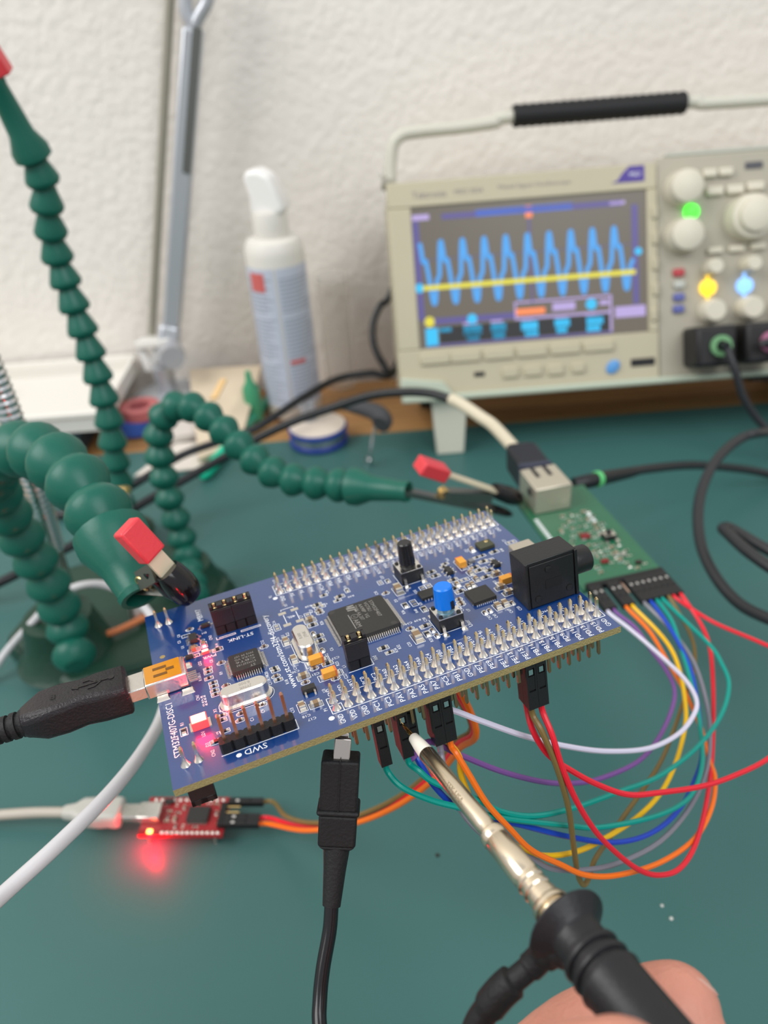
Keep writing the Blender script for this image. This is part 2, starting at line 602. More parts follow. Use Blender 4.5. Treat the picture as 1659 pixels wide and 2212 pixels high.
# carrying handle
hp = [(-84, 30, -30), (-86, 62, -26), (-84, 84, -22), (-78, 92.5, -20), (-66, 94.5, -20), (-40, 95, -20), (-16, 96.5, -20), (-4, 99, -20)]
mb = MB(0.001)
pts = smooth(hp, 6)
hp2 = [(108, 99.5, -20), (118, 98, -20), (140, 97.5, -20), (230, 96.5, -20), (256, 95, -20), (263, 84, -22), (264, 62, -26), (263, 30, -30)]
mb.tube(smooth(hp + hp2, 6), 4.1, 12)
hd = mb.build('handle', mat('grey_handle', s2l(196, 194, 180), 0.45), scope)
prof = []
for i in range(45):
    x = i / 44 * 112
    prof.append((7.2 - (0.0 if i % 2 else 0.7), x))
MB(0.001).lathe(prof, (-4, 99.2, -20), (1, 0, 0), 20).build('grip', RUB, hd)
mb = MB(0.001).cyl((-92, 66, -26), (-84, 66, -26), 5, n=16)
mb.build('handle_pivot', mat('grey_pivot', s2l(150, 146, 134), 0.5), hd)
# feet
F = SM.inverted()


def s_local(p):
    return F @ V(p)


for x in (0.0495, 0.318):
    mb = MB()
    a = [V((x - 0.0125, 0.4925, 0.046)), V((x + 0.0125, 0.4925, 0.046)), V((x + 0.0125, 0.500, 0.046)), V((x - 0.0125, 0.500, 0.046))]
    b = [V((x - 0.0095, 0.4905, 0.0)), V((x + 0.0095, 0.4905, 0.0)), V((x + 0.0095, 0.497, 0.0)), V((x - 0.0095, 0.497, 0.0))]
    mb.add([s_local(q) for q in b + a], [(3, 2, 1, 0), (4, 5, 6, 7), (0, 1, 5, 4), (1, 2, 6, 5), (2, 3, 7, 6), (3, 0, 4, 7)])
    mb.build('tilt_foot', mat('pale_foot', s2l(214, 212, 196), 0.5), scope, bev=0.001)
    mb = MB()
    mb.box((0, 0, 0), (0.03, 0.012, 0.020))
    q = mb.build('rear_foot', BLK, scope)
    q.location = s_local((x, 0.572, 0.0105))
    q.rotation_euler = F.to_euler()
for x in (-52, 158):
    MB(0.001).box2((x - 8, -83, -30), (x + 8, -78, -14)).build('rubber_pad', BLK, scope)

# ================================================================== blue circuit board
SMD = [
    (30.3,34.6,"y","c8"), (30.3,26.8,"y","c8"), (30.7,19.8,"x","c8"), (30.6,17.7,"x","c4"), (27.9,10.2,"y","c8"), (30.7,9.5,"x","c8"),
    (36.7,21.6,"x","r6"), (33.6,21.4,"x","c4"), (36.8,15.6,"x","c4"), (37.0,26.8,"y","c4"), (37.6,30.6,"x","r6"), (37.7,32.7,"x","r6"),
    (36.9,34.3,"y","c4"), (37.7,37.9,"x","r6"), (37.7,40.0,"x","c8"), (37.8,42.4,"y","w6"), (29.8,41.8,"y","w6"), (40.7,43.1,"x","c4"),
    (40.8,42.0,"x","c4"), (41.0,45.8,"x","r6"), (41.4,44.7,"x","w6"), (25.6,26.4,"x","r4"), (25.7,25.4,"x","r4"), (25.3,23.3,"x","c4"),
    (25.5,21.8,"x","r4"), (25.3,35.7,"x","c4"), (20.5,15.4,"x","c4"), (10.1,53.3,"x","c4"), (8.9,51.0,"x","w4"), (9.9,45.3,"x","c4"),
    (9.9,43.7,"x","c8"), (9.8,41.3,"x","w4"), (12.4,44.6,"y","c6"), (15.1,40.8,"x","r6"), (15.0,35.0,"x","c4"), (11.8,34.5,"x","r4"),
    (11.7,33.1,"x","r4"), (11.5,30.8,"x","r4"), (12.1,28.6,"x","r4"), (12.1,27.2,"x","r4"), (12.0,25.6,"x","r4"), (12.0,24.2,"x","r4"),
    (14.6,26.0,"x","c4"), (4.0,15.6,"y","r6"), (12.1,16.5,"x","r4"), (11.9,15.0,"x","r4"), (15.9,15.0,"x","c4"), (15.3,13.0,"x","c4"),
    (20.0,15.6,"x","c4"), (9.7,9.2,"x","r6"), (11.9,11.4,"x","r4"), (60.7,40.3,"y","c12"), (57.4,19.6,"y","c12"), (84.4,47.8,"y","c6"),
    (88.8,43.6,"x","r6"), (83.8,43.7,"x","r4"), (85.3,43.7,"x","r4"), (84.3,40.9,"x","r6"), (85.8,40.6,"x","w6"), (81.2,39.5,"x","r6"),
    (82.4,37.8,"x","w6"), (79.1,37.6,"y","c6"), (79.1,34.3,"y","c6"), (77.2,32.5,"y","c6"), (75.9,32.1,"y","c6"), (81.5,33.9,"x","r6"),
    (81.5,37.6,"x","r6"), (76.4,35.8,"x","w6"), (84.2,33.5,"x","c8"), (82.4,27.5,"x","c8"), (82.9,24.5,"x","c8"), (78.1,20.7,"y","c8"),
    (80.0,20.8,"y","c8"), (81.6,20.3,"y","c4"), (74.5,20.2,"y","c4"), (75.8,20.3,"y","c4"), (71.7,28.6,"x","c4"), (71.5,27.2,"x","c4"),
    (71.4,26.2,"x","c4"), (74.2,37.3,"x","r6"), (74.1,34.6,"y","c6"), (73.5,31.5,"x","r6"), (72.8,33.5,"x","r6"), (74.7,44.4,"x","r4"),
    (75.6,45.5,"x","r4"), (71.0,43.8,"x","r6"), (71.2,41.5,"x","r6"), (66.3,37.7,"y","w6"), (67.9,37.8,"y","w6"), (62.0,33.2,"y","w6"),
    (59.8,33.3,"y","r6"), (63.1,29.4,"y","r6"), (60.7,22.9,"x","r6"), (59.9,19.8,"y","r6"), (61.4,20.4,"y","c4"), (61.5,18.0,"y","c4"),
    (57.3,23.8,"x","c4"), (77.5,27.7,"x","r4"), (57.6,41.1,"x","c4"), (60.0,46.2,"y","r4"), (58.1,46.6,"y","w4"), (49.4,20.2,"x","r6"),
    (50.1,18.0,"x","r4"), (49.6,47.9,"y","r4"), (47.1,46.2,"x","r6"), (46.1,44.8,"x","r4"), (43.7,49.1,"x","r4"), (94.7,45.6,"x","w6"),
    (83.6,36.2,"x","r6"), (80.4,41.7,"x","r4"),
]
# board frame in mm: x along the long edge, y from the near edge to the far edge, z up from the solder mask
bx_, by_ = V((0.9484, 0.3142, 0.0443)).normalized(), V((-0.3060, 0.9426, -0.1334))
bz_ = bx_.cross(by_).normalized()
by_ = bz_.cross(bx_).normalized()
BC = V((-0.0073, 0.1455, 0.1504))
BM = Matrix((bx_, by_, bz_)).transposed().to_4x4()
BM.translation = BC - bx_ * 0.0485 - by_ * 0.033


def bw(x, y, z):
    return BM @ V((x * 0.001, y * 0.001, z * 0.001))


board = thing('development_board', 'blue microcontroller circuit board with two red lit LEDs and rows of pins', 'circuit board', M=BM)
PCB = mat('blue_solder_mask', s2l(12, 52, 110), 0.32, bump=0.04, bscale=1800, var=0.10, vscale=120, coat=1.0)
PCB.node_tree.nodes['Principled BSDF'].inputs['Coat IOR'].default_value = 1.62
FR4 = mat('fibreglass_edge', s2l(150, 138, 92), 0.7, bump=0.5, bscale=2500, var=0.15, vscale=800)
mb = MB(0.001)
mb.add([(0, 0, -1.6), (97, 0, -1.6), (97, 66, -1.6), (0, 66, -1.6), (0, 0, 0), (97, 0, 0), (97, 66, 0), (0, 66, 0)],
       [(3, 2, 1, 0), (4, 5, 6, 7)], 0)
mb.add([(0, 0, -1.6), (97, 0, -1.6), (97, 66, -1.6), (0, 66, -1.6), (0, 0, 0), (97, 0, 0), (97, 66, 0), (0, 66, 0)],
       [(0, 1, 5, 4), (1, 2, 6, 5), (2, 3, 7, 6), (3, 0, 4, 7)], 1)
pcb = mb.build('printed_circuit_board', [PCB, FR4], board)
pcb['label'] = 'blue fibreglass board'

silk = MB(0.001)
ZS = 0.004
X0, PITCHMM = 34.2, 2.54
ROWS = (6.25, 8.79, 57.35, 59.89)
near_odd = 'GND VDD GND PC1 PC3 PA1 PA3 PA5 PA7 PC5 PB1 GND PE7 PE9 PE11 PE13 PE15 PB11 PB13 PB15 PD9 PD11 PD13 PD15 GND'.split()
near_even = 'GND VDD NRST PC0 PC2 PA0 PA2 PA4 PA6 PC4 PB0 PB2 PE8 PE10 PE12 PE14 PB10 PB12 PB14 PD8 PD10 PD12 PD14 NC GND'.split()
far_in = 'GND 5V 3V PH0 PC14 PE6 PE4 PE2 PE0 PB8 BOOT0 PB6 PB4 PD7 PD5 PD3 PD1 PC12 PC10 PA14 PA10 PA8 PC8 PC6 GND'.split()
far_out = 'GND 5V 3V PH1 PC15 PC13 PE5 PE3 PE1 PB9 VDD PB7 PB5 PB3 PD6 PD4 PD2 PD0 PC11 PA15 PA13 PA9 PC9 PC7 GND'.split()
for labs, y0, sgn, sz in ((near_odd, 4.25, -1, 1.55), (near_even, 10.6, 1, 1.35), (far_in, 55.2, -1, 1.35), (far_out, 61.9, 1, 1.35)):
    for k, s in enumerate(labs):
        wd = 0.98 * len(s) * (sz / 1.55)
        put_text(silk, s, X0 + k * PITCHMM, y0 + sgn * wd / 2, ZS + 0.02, sz, PI / 2, width=wd)
for y0, y1 in ((4.95, 10.1), (56.05, 61.2)):
    line2(silk, [(33, y0), (96.4, y0), (96.4, y1), (33, y1), (33, y0)], 0.16, ZS)
    line2(silk, [(33, y0 + 2.55), (35.5, y0 + 2.55), (35.5, y0)], 0.16, ZS)
for x, y, r in ((32.4, 3.9, 0.62), (32.4, 55.0, 0.62), (13.2, 3.0, 0.55)):
    silk.lathe([(r, 0), (r, 0.03)], (x, y, ZS), (0, 0, 1), 14)
put_text(silk, 'STM32F407G-DISC1', 2.0, 17.6, ZS + 0.02, 2.1, PI / 2, width=18)
put_text(silk, 'www.st.com/stm32f4-discovery', 28.2, 33.1, ZS + 0.02, 2.1, PI / 2, width=31.4)
put_text(silk, 'SWD', 16.6, 3.1, ZS + 0.02, 2.2, PI, width=4.5)
put_text(silk, 'ST-LINK', 21.0, 42.8, ZS + 0.02, 1.8, PI, width=6.2)
put_text(silk, 'MB997', 13.2, 58.6, ZS + 0.02, 2.0, PI / 2, width=5.8)
put_text(silk, 'PWR', 12.9, 39.1, ZS + 0.02, 1.5, PI, width=3.1)
put_text(silk, 'Idd', 46.6, 17.9, ZS + 0.02, 1.3, PI / 2)
put_text(silk, 'User', 69.6, 18.6, ZS + 0.02, 1.5, PI / 2)
put_text(silk, '40L', 34.0, 44.4, ZS + 0.02, 1.4, PI)
for s, x, y, r in (('CN1', 8.2, 25.2, 1), ('CN2', 8.6, 6.2, 1), ('R10R11', 9.6, 32.5, 1), ('R9', 14.3, 31.2, 1), ('R8', 9.3, 25.0, 2), ('R7', 9.3, 24.0, 2), ('R6', 9.3, 23.0, 2), ('R5', 9.3, 22.0, 2),
                   ('LD1', 7.6, 12.8, 1), ('R1', 3.9, 18.2, 1), ('R2', 10.6, 11.6, 2), ('D3', 7.9, 9.2, 1), ('X1', 11.0, 18.8, 1), ('R3', 13.9, 15.1, 1), ('R4', 12.3, 18.1, 2), ('C9', 20.2, 13.4, 1), ('C1', 17.6, 12.0, 1),
                   ('LD2', 10.4, 37.6, 1), ('R14', 15.2, 42.6, 1), ('C5', 12.4, 46.8, 2), ('CN3', 14.3, 46.7, 1), ('D1', 13.2, 49.7, 2), ('U1', 7.5, 46.5, 1), ('C3', 7.0, 49.2, 1), ('C4', 7.2, 52.0, 1),
                   ('C8', 13.0, 37.0, 1), ('C12', 25.3, 37.7, 1), ('R18', 27.0, 20.2, 1), ('C11R19R20', 23.6, 23.6, 1), ('C13', 25.8, 10.4, 1), ('C18', 28.0, 7.2, 2), ('C17', 28.8, 5.8, 2), ('P1', 32.0, 7.0, 1), ('U3', 33.4, 13.0, 1),
                   ('C20', 29.6, 22.6, 2), ('C14', 29.8, 24.2, 1), ('C15', 28.9, 36.8, 1), ('R21', 30.2, 37.2, 1), ('R22', 31.4, 37.6, 1), ('C16', 29.6, 44.2, 1), ('X3', 34.0, 50.2, 1), ('X2', 37.4, 24.6, 1), ('C6', 39.0, 26.2, 1), ('C23', 38.9, 22.6, 2), ('C21', 33.4, 19.4, 2),
                   ('C22', 38.9, 15.2, 1), ('JP1', 45.8, 13.9, 1), ('R23', 38.6, 20.4, 1), ('L1', 39.6, 18.6, 1), ('L7', 36.2, 43.2, 1), ('R28', 38.9, 46.5, 2), ('R27', 39.0, 44.0, 1), ('C30', 42.6, 45.0, 2), ('R30', 49.6, 44.8, 2), ('R26', 39.9, 37.6, 1), ('R31', 49.6, 49.6, 1),
                   ('C36', 44.9, 50.2, 1), ('P2', 31.4, 56.5, 1), ('R34', 51.6, 18.0, 1), ('R32', 52.6, 18.8, 1), ('C33', 55.0, 18.4, 1), ('C34', 57.8, 26.0, 2), ('R35', 59.8, 17.4, 1), ('R39', 60.0, 26.0, 2), ('C38', 61.6, 25.4, 1), ('R40', 61.2, 29.8, 1), ('R36', 58.4, 31.0, 1), ('D3', 58.6, 36.6, 1),
                   ('C35', 55.6, 42.6, 1), ('C37', 59.4, 48.8, 1), ('LD5', 64.2, 37.6, 1), ('U5', 63.2, 32.0, 1), ('B1', 70.4, 14.2, 1), ('B2', 69.6, 42.4, 1), ('C43', 74.6, 18.0, 1), ('C45', 76.0, 17.9, 1), ('C47', 79.8, 17.8, 1), ('C50', 82.0, 17.6, 1), ('U7', 71.8, 23.4, 1), ('CN4', 86.0, 13.4, 0), ('C46', 70.6, 24.6, 1),
                   ('C52', 84.6, 24.6, 1), ('R53', 82.4, 30.5, 1), ('U6', 74.0, 39.2, 1), ('R61', 77.0, 47.2, 1), ('R48', 90.9, 43.4, 1), ('C51', 83.0, 48.4, 1), ('U2', 89.4, 50.0, 1), ('C7', 93.6, 47.4, 1)):
    put_text(silk, s, x, y, ZS + 0.02, 1.05, r * PI / 2)


def outline(x, y, o, L, W, rnd=False):
    a, b = (L / 2 + 0.45, W / 2 + 0.3)
    if o == 'y':
        a, b = b, a
    if rnd:
        c = min(a, b) * 0.6
        p = [(x - a + c, y - b), (x + a - c, y - b), (x + a, y - b + c), (x + a, y + b - c), (x + a - c, y + b), (x - a + c, y + b), (x - a, y + b - c), (x - a, y - b + c), (x - a + c, y - b)]
    else:
        p = [(x - a, y - b), (x + a, y - b), (x + a, y + b), (x - a, y + b), (x - a, y - b)]
    line2(silk, p, 0.11, ZS)


DIM = {'c4': (1.1, 0.55, 0.5), 'r4': (1.05, 0.55, 0.35), 'c6': (1.6, 0.85, 0.8), 'r6': (1.6, 0.85, 0.42), 'c8': (2.0, 1.25, 1.0), 'c12': (3.2, 1.7, 1.5), 'w6': (1.9, 0.9, 0.1), 'w4': (1.2, 0.6, 0.1)}
CAPB = mat('capacitor_ceramic', s2l(128, 106, 80), 0.55)
CAPD = mat('capacitor_brown', s2l(92, 70, 56), 0.55)
RESB = mat('resistor_black', (0.014, 0.013, 0.013), 0.4)
PADM = mat('tinned_pad', (0.74, 0.70, 0.62), 0.3, 1.0)
smd_mesh = {}
for k, (L, W, H) in DIM.items():
    mb = MB(0.001)
    e = L * 0.24
    if k[0] == 'w':
        mb.box2((-L / 2, -W / 2, 0), (-L * 0.14, W / 2, H), 1)
        mb.box2((L * 0.14, -W / 2, 0), (L / 2, W / 2, H), 1)
    else:
        mb.box2((-L / 2 + e, -W / 2 + 0.02, 0.02), (L / 2 - e, W / 2 - 0.02, H - 0.02), 0)
        for s in (-1, 1):
            mb.box2((s * (L / 2), -W / 2, 0.02), (s * (L / 2 - e), W / 2, H), 1)
            p = [(s * (L / 2 + 0.32), -W / 2 - 0.04), (s * L / 2, -W / 2 - 0.04), (s * L / 2, W / 2 + 0.04), (s * (L / 2 + 0.32), W / 2 + 0.04)]
            q = [(s * (L / 2 + 0.05), -W / 2), (s * L / 2, -W / 2), (s * L / 2, W / 2), (s * (L / 2 + 0.05), W / 2)]
            if s < 0:
                p, q = p[::-1], q[::-1]
            mb.prism(p, 0, H * 0.55, 1, q)
    smd_mesh[k] = mb.mesh('chip_' + k, [{'c4': CAPD, 'c6': CAPB, 'c8': CAPB, 'c12': CAPB}.get(k, RESB), PADM])
NAMES = {'c': 'chip_capacitor', 'r': 'chip_resistor', 'w': 'bare_pads'}
for x, y, o_, k in SMD:
    o = put(NAMES[k[0]], smd_mesh[k], board, (x * 0.001, y * 0.001, 0))
    o.rotation_euler.z = (PI / 2 if o_ == 'y' else 0)
    outline(x, y, o_, DIM[k][0], DIM[k][1], k == 'c4')

# header pins, each with its solder joint
mb = MB(0.001)
mb.prism([(-.32, -.32), (.32, -.32), (.32, .32), (-.32, .32)], -10.4, 4.1)
mb.prism([(-.32, -.32), (.32, -.32), (.32, .32), (-.32, .32)], 4.1, 4.6, 0, [(-.14, -.14), (.14, -.14), (.14, .14), (-.14, .14)])
mb.prism([(-.14, -.14), (.14, -.14), (.14, .14), (-.14, .14)], -10.9, -10.4, 0, [(-.32, -.32), (.32, -.32), (.32, .32), (-.32, .32)])


def pin_material():
    M = bpy.data.materials.new('pin_gold_tinned')
    M.use_nodes = True
    nt = M.node_tree
    b = nt.nodes['Principled BSDF']
    b.inputs['Metallic'].default_value = 1
    b.inputs['Roughness'].default_value = 0.27
    tc = nt.nodes.new('ShaderNodeTexCoord')
    sp = nt.nodes.new('ShaderNodeSeparateXYZ')
    cr = nt.nodes.new('ShaderNodeValToRGB')
    ma = nt.nodes.new('ShaderNodeMath')
    ma.operation = 'MULTIPLY_ADD'
    ma.inputs[1].default_value = 1000 / 16.0
    ma.inputs[2].default_value = 11 / 16.0
    e = cr.color_ramp.elements
    e[0].position, e[0].color = 0.55, (0.50, 0.29, 0.16, 1)
    e[1].position, e[1].color = 0.62, (0.70, 0.68, 0.64, 1)
    q = e.new(0.84)
    q.color = (0.72, 0.70, 0.66, 1)
    q = e.new(0.90)
    q.color = (0.80, 0.62, 0.34, 1)
    nt.links.new(tc.outputs['Object'], sp.inputs[0])
    nt.links.new(sp.outputs['Z'], ma.inputs[0])
    nt.links.new(ma.outputs[0], cr.inputs['Fac'])
    nt.links.new(cr.outputs['Color'], b.inputs['Base Color'])
    return M


PINM = pin_material()
pin_me = mb.mesh('header_pin', PINM)
cone_me = MB(0.001).lathe([(1.0, 0), (0.92, 0.12), (0.62, 0.7), (0.42, 1.3), (0.34, 1.9)], n=12).mesh('solder_joint', SOLDER)
for y in ROWS:
    for k in range(25):
        p = put('header_pin', pin_me, board, ((X0 + k * PITCHMM) * 0.001, y * 0.001, 0))
        c = put('solder_joint', cone_me, p)
        c.rotation_euler.z = random.uniform(0, 3)
for y in (7.52, 58.62):
    MB(0.001).box2((X0 - 1.27, y - 2.5, -4.2), (X0 + 24.5 * PITCHMM, y + 2.5, -1.6)).build('pin_header_strip', BLK, board)
for x, y in ((3.0, 59.7), (5.6, 59.7), (3.1, 5.7), (5.7, 5.8)):
    p = put('edge_pin', pin_me, board, (x * 0.001, y * 0.001, 0))
    put('solder_joint', cone_me, p)
for y in (59.7, 5.75):
    MB(0.001).box2((1.8, y - 1.27, -4.1), (7, y + 1.27, -1.6)).build('pin_header_strip', BLK, board)


# leaded chips
def leads(mb, n, pitch, side, r0, r1, w, x, y):
    """gull-wing legs along one side; side = direction of the legs"""
    c, s = math.cos(side), math.sin(side)
    for i in range(n):
        t = (i - (n - 1) / 2) * pitch
        def q(a, z):
            return (x + a * c - t * s, y + a * s + t * c, z)
        mb.bar(q(r0 - 0.1, 0.75), q(r0 + 0.35, 0.72), w, 0.14, (0, 0, 1))
        mb.bar(q(r0 + 0.3, 0.76), q(r0 + 0.55, 0.1), w, 0.14, (c, s, 0))
        mb.bar(q(r0 + 0.45, 0.1), q(r1, 0.1), w, 0.16, (0, 0, 1))


def chip(name, x, y, w, d, h, cham=0.5):
    mb = MB(0.001)
    a, b = w / 2, d / 2
    def oc(a, b, c):
        return [(x - a + c, y - b), (x + a - c, y - b), (x + a, y - b + c), (x + a, y + b - c), (x + a - c, y + b), (x - a + c, y + b), (x - a, y + b - c), (x - a, y - b + c)]
    mb.prism(oc(a - 0.12, b - 0.12, cham), 0.12, h / 2, 0, oc(a, b, cham))
    mb.prism(oc(a, b, cham), h / 2, h, 0, oc(a - 0.12, b - 0.12, cham))
    return mb.build(name, CHIP, board, angle=25)


mcu = chip('microcontroller_chip', 48.9, 32.2, 14, 14, 1.5)
mb = MB(0.001)
for s in range(4):
    leads(mb, 25, 0.5, s * PI / 2, 7, 8.2, 0.25, 48.9, 32.2)
o = mb.build('leads', TIN, mcu)
o['kind'] = 'stuff'
mb = MB(0.001)
for i, (s, wd) in enumerate((('STM32F407', 7.6), ('VGT6U', 4.3), ('AA98P  VG', 6.6), ('TWN AA 207', 6.8))):
    put_text(mb, s, 52.6 - i * 1.35, 38.0 - wd / 2, 1.515, 1.3, -PI / 2, width=wd)
put_text(mb, 'ARM', 47.0, 30.6, 1.515, 1.7, -PI / 2, width=3.4)
put_text(mb, 'e1', 47.2, 33.6, 1.515, 0.9, -PI / 2)
ring = [(47.2 + 0.85 * math.cos(i * PI / 10), 33.6 + 0.85 * math.sin(i * PI / 10)) for i in range(21)]
line2(mb, ring, 0.1, 1.505, 0, 0.012)
line2(mb, [(46.0, 35.0), (46.0, 28.6)], 0.22, 1.505, 0, 0.012)
# emblem: slanted block with the letters ST cut from bars
for poly in ([(46.6, 38.6), (48.4, 38.6), (48.4, 38.1), (47.0, 37.9)], [(46.4, 38.0), (48.4, 37.6), (48.4, 37.0), (46.4, 37.3)], [(46.4, 37.0), (48.4, 36.6), (48.4, 36.2), (46.4, 36.5)], [(48.0, 36.2), (48.4, 36.2), (48.4, 35.4), (48.0, 35.4)]):
    mb.prism(poly, 1.503, 1.518)
mb.build('chip_marking', CHIPINK, mcu)
for x, y in ((42.9, 38.2), (54.4, 26.2)):
    MB(0.001).lathe([(0.75, 0), (0.75, 0.02)], (x, y, 1.49), (0, 0, 1), 18).build('mould_mark', mat('mould_mark', (0.03, 0.028, 0.026), 0.35), mcu)
link = chip('interface_chip', 20.1, 31.0, 7, 7, 1.5, 0.35)
mb = MB(0.001)
for s in range(4):
    leads(mb, 12, 0.5, s * PI / 2, 3.5, 4.6, 0.24, 20.1, 31.0)
o = mb.build('leads', TIN, link)
o['kind'] = 'stuff'
mb = MB(0.001)
for i, s in enumerate(('STM32F103', 'CBT6', '991KA VG', 'MYS 99 107')):
    put_text(mb, s, 20.2, 29.6 + i * 1.15, 1.515, 1.0, PI, width=4.4)
put_text(mb, 'ST', 21.4, 28.3, 1.515, 1.2, PI)
mb.build('chip_marking', CHIPINK, link)
qfn = MB(0.001).box2((73.7, 23.9, 0.05), (79.5, 29.7, 1.0)).build('audio_chip', CHIP, board, bev=0.00008)
mb = MB(0.001)
for i in range(10):
    t = -2.3 + i * 0.51
    for dx, dy in ((t, -2.98), (t, 2.98), (-2.98, t), (2.98, t)):
        mb.box((76.6 + dx, 26.8 + dy, 0.14), (0.26 if abs(dy) > 2.9 else 0.3, 0.3 if abs(dy) > 2.9 else 0.26, 0.22))
o = mb.build('leads', TIN, qfn)
o['kind'] = 'stuff'
lga = MB(0.001).box2((64.0, 32.6, 0.05), (69.0, 36.0, 1.0)).build('motion_sensor', CHIP, board, bev=0.00025)
mb = MB(0.001)
for i in range(5):
    mb.box((64.8 + i * 0.8, 32.58, 0.16), (0.35, 0.2, 0.2))
o = mb.build('leads', TIN, lga)
o['kind'] = 'stuff'
mic = MB(0.001).box2((85.9, 45.6, 0), (90.1, 49.2, 1.15)).build('microphone', mat('microphone_green_grey', s2l(60, 62, 44), 0.45), board, bev=0.0002)
MB(0.001).lathe([(0.5, 0), (0.45, 0.06), (0.22, 0.06), (0.2, -0.02)], (88.8, 48.2, 1.14), (0, 0, 1), 16).build('sound_hole', GOLD, mic)


def sot(name, x, y, w, d, h, legs):
    mb = MB(0.001)
    mb.prism([(x - w / 2, y - d / 2), (x + w / 2, y - d / 2), (x + w / 2, y + d / 2), (x - w / 2, y + d / 2)], 0.15, h * 0.55)
    mb.prism([(x - w / 2, y - d / 2), (x + w / 2, y - d / 2), (x + w / 2, y + d / 2), (x - w / 2, y + d / 2)], h * 0.55, h, 0,
             [(x - w / 2 + .1, y - d / 2 + .1), (x + w / 2 - .1, y - d / 2 + .1), (x + w / 2 - .1, y + d / 2 - .1), (x - w / 2 + .1, y + d / 2 - .1)])
    o = mb.build(name, CHIP, board, angle=20)
    for dx, dy, side in legs:
        l = MB(0.001)
        leads(l, 1, 1, side, 0, 1.0, 0.42, x + dx, y + dy)
        l.build('lead', TIN, o)
    return o


sot('regulator', 30.6, 14.6, 3.0, 1.7, 1.2, ((-1.0, -0.8, -PI / 2), (1.0, -0.8, -PI / 2), (0, 0.8, PI / 2)))
sot('voltage_regulator', 10.4, 48.0, 1.8, 3.1, 1.2, ((-0.85, -0.95, PI), (-0.85, 0, PI), (-0.85, 0.95, PI), (0.85, -0.95, 0), (0.85, 0.95, 0)))
sot('diode', 13.9, 52.3, 1.9, 1.2, 0.9, ((-0.9, 0, PI), (0.9, 0.3, 0)))
sot('diode', 8.5, 41.0, 1.8, 1.1, 0.85, ((-0.85, 0, PI), (0.85, 0, 0)))
sot('transistor', 74.8, 41.2, 1.5, 3.0, 1.1, ((-0.7, -0.9, PI), (0.7, -0.9, 0), (0.7, 0.9, 0), (-0.7, 0.9, PI)))
sot('transistor', 86.2, 37.6, 1.5, 2.8, 1.0, ((-0.7, 0.8, PI), (-0.7, -0.8, PI), (0.7, 0, 0)))
TANT = mat('tantalum_yellow', s2l(218, 150, 52), 0.5)
TSTR = mat('tantalum_stripe', s2l(206, 110, 60), 0.5)
for x, y, rot in ((34.7, 23.3, 0), (36.0, 17.2, 0), (78.9, 42.6, PI / 2), (84.8, 29.1, 0)):
    mb = MB(0.001)
    mb.box2((-1.6, -0.95, 0.1), (1.15, 0.95, 1.7))
    mb.box2((1.15, -0.95, 0.1), (1.6, 0.95, 1.7), 1)
    o = mb.build('tantalum_capacitor', [TANT, TSTR], board, bev=0.00006)
    o.location = (x * 0.001, y * 0.001, 0)
    o.rotation_euler.z = rot
    mb = MB(0.001)
    mb.box2((-2.2, -0.6, 0), (-1.55, 0.6, 0.35))
    mb.box2((1.55, -0.6, 0), (2.2, 0.6, 0.35))
    mb.build('terminals', PADM, o)
    outline(x, y, 'x' if rot == 0 else 'y', 4.3, 1.6)
    a = (x + 2.9, y - 0.9, x + 2.9, y + 0.9) if rot == 0 else (x - 0.9, y + 2.9, x + 0.9, y + 2.9)
    line2(silk, [(a[0], a[1]), (a[2], a[3])], 0.16, ZS)
MB(0.001).box2((81.0, 41.8, 0), (82.4, 43.2, 0.7)).build('ferrite', mat('ferrite_grey', (0.16, 0.16, 0.17), 0.45), board)


# metal crystal cans
def can(x, y, L, W, along_x, marks):
    mb = MB(0.001)
    def stad(L, W, n=10):
        r, a = W / 2, L / 2 - W / 2
        p = [(a + r * math.cos(-PI / 2 + PI * i / n), r * math.sin(-PI / 2 + PI * i / n)) for i in range(n + 1)]
        p += [(-a + r * math.cos(PI / 2 + PI * i / n), r * math.sin(PI / 2 + PI * i / n)) for i in range(n + 1)]
        return p if along_x else [(-b, a_) for a_, b in p]
    mv = lambda pl: [(x + a, y + b) for a, b in pl]
    mb.prism(mv(stad(L, W)), 0.1, 0.55)
    mb.prism(mv(stad(L - 1.2, W - 1.1)), 0.55, 3.35)
    mb.prism(mv(stad(L - 1.2, W - 1.1)), 3.35, 3.7, 0, mv(stad(L - 1.8, W - 1.7)))
    o = mb.build('crystal_can', TIN, board, angle=35)
    t_ = MB(0.001)
    for s, dx, dy in marks:
        put_text(t_, s, x + dx, y + dy, 3.715, 1.1, PI if along_x else -PI / 2 + PI)
    t_.build('can_marking', mat('engraved_grey', (0.26, 0.24, 0.21), 0.6), o)
    q = stad(L + 0.6, W + 0.6)
    line2(silk, mv(q) + [mv(q)[0]], 0.12, ZS)


can(17.9, 19.1, 11.4, 4.8, True, (('8.000', 0.4, 0.6), ('JYNK', 0.4, -0.7)))
can(33.8, 29.9, 10.8, 4.8, False, (('8.000', -0.6, 0), ('JYNK', 0.7, 0)))
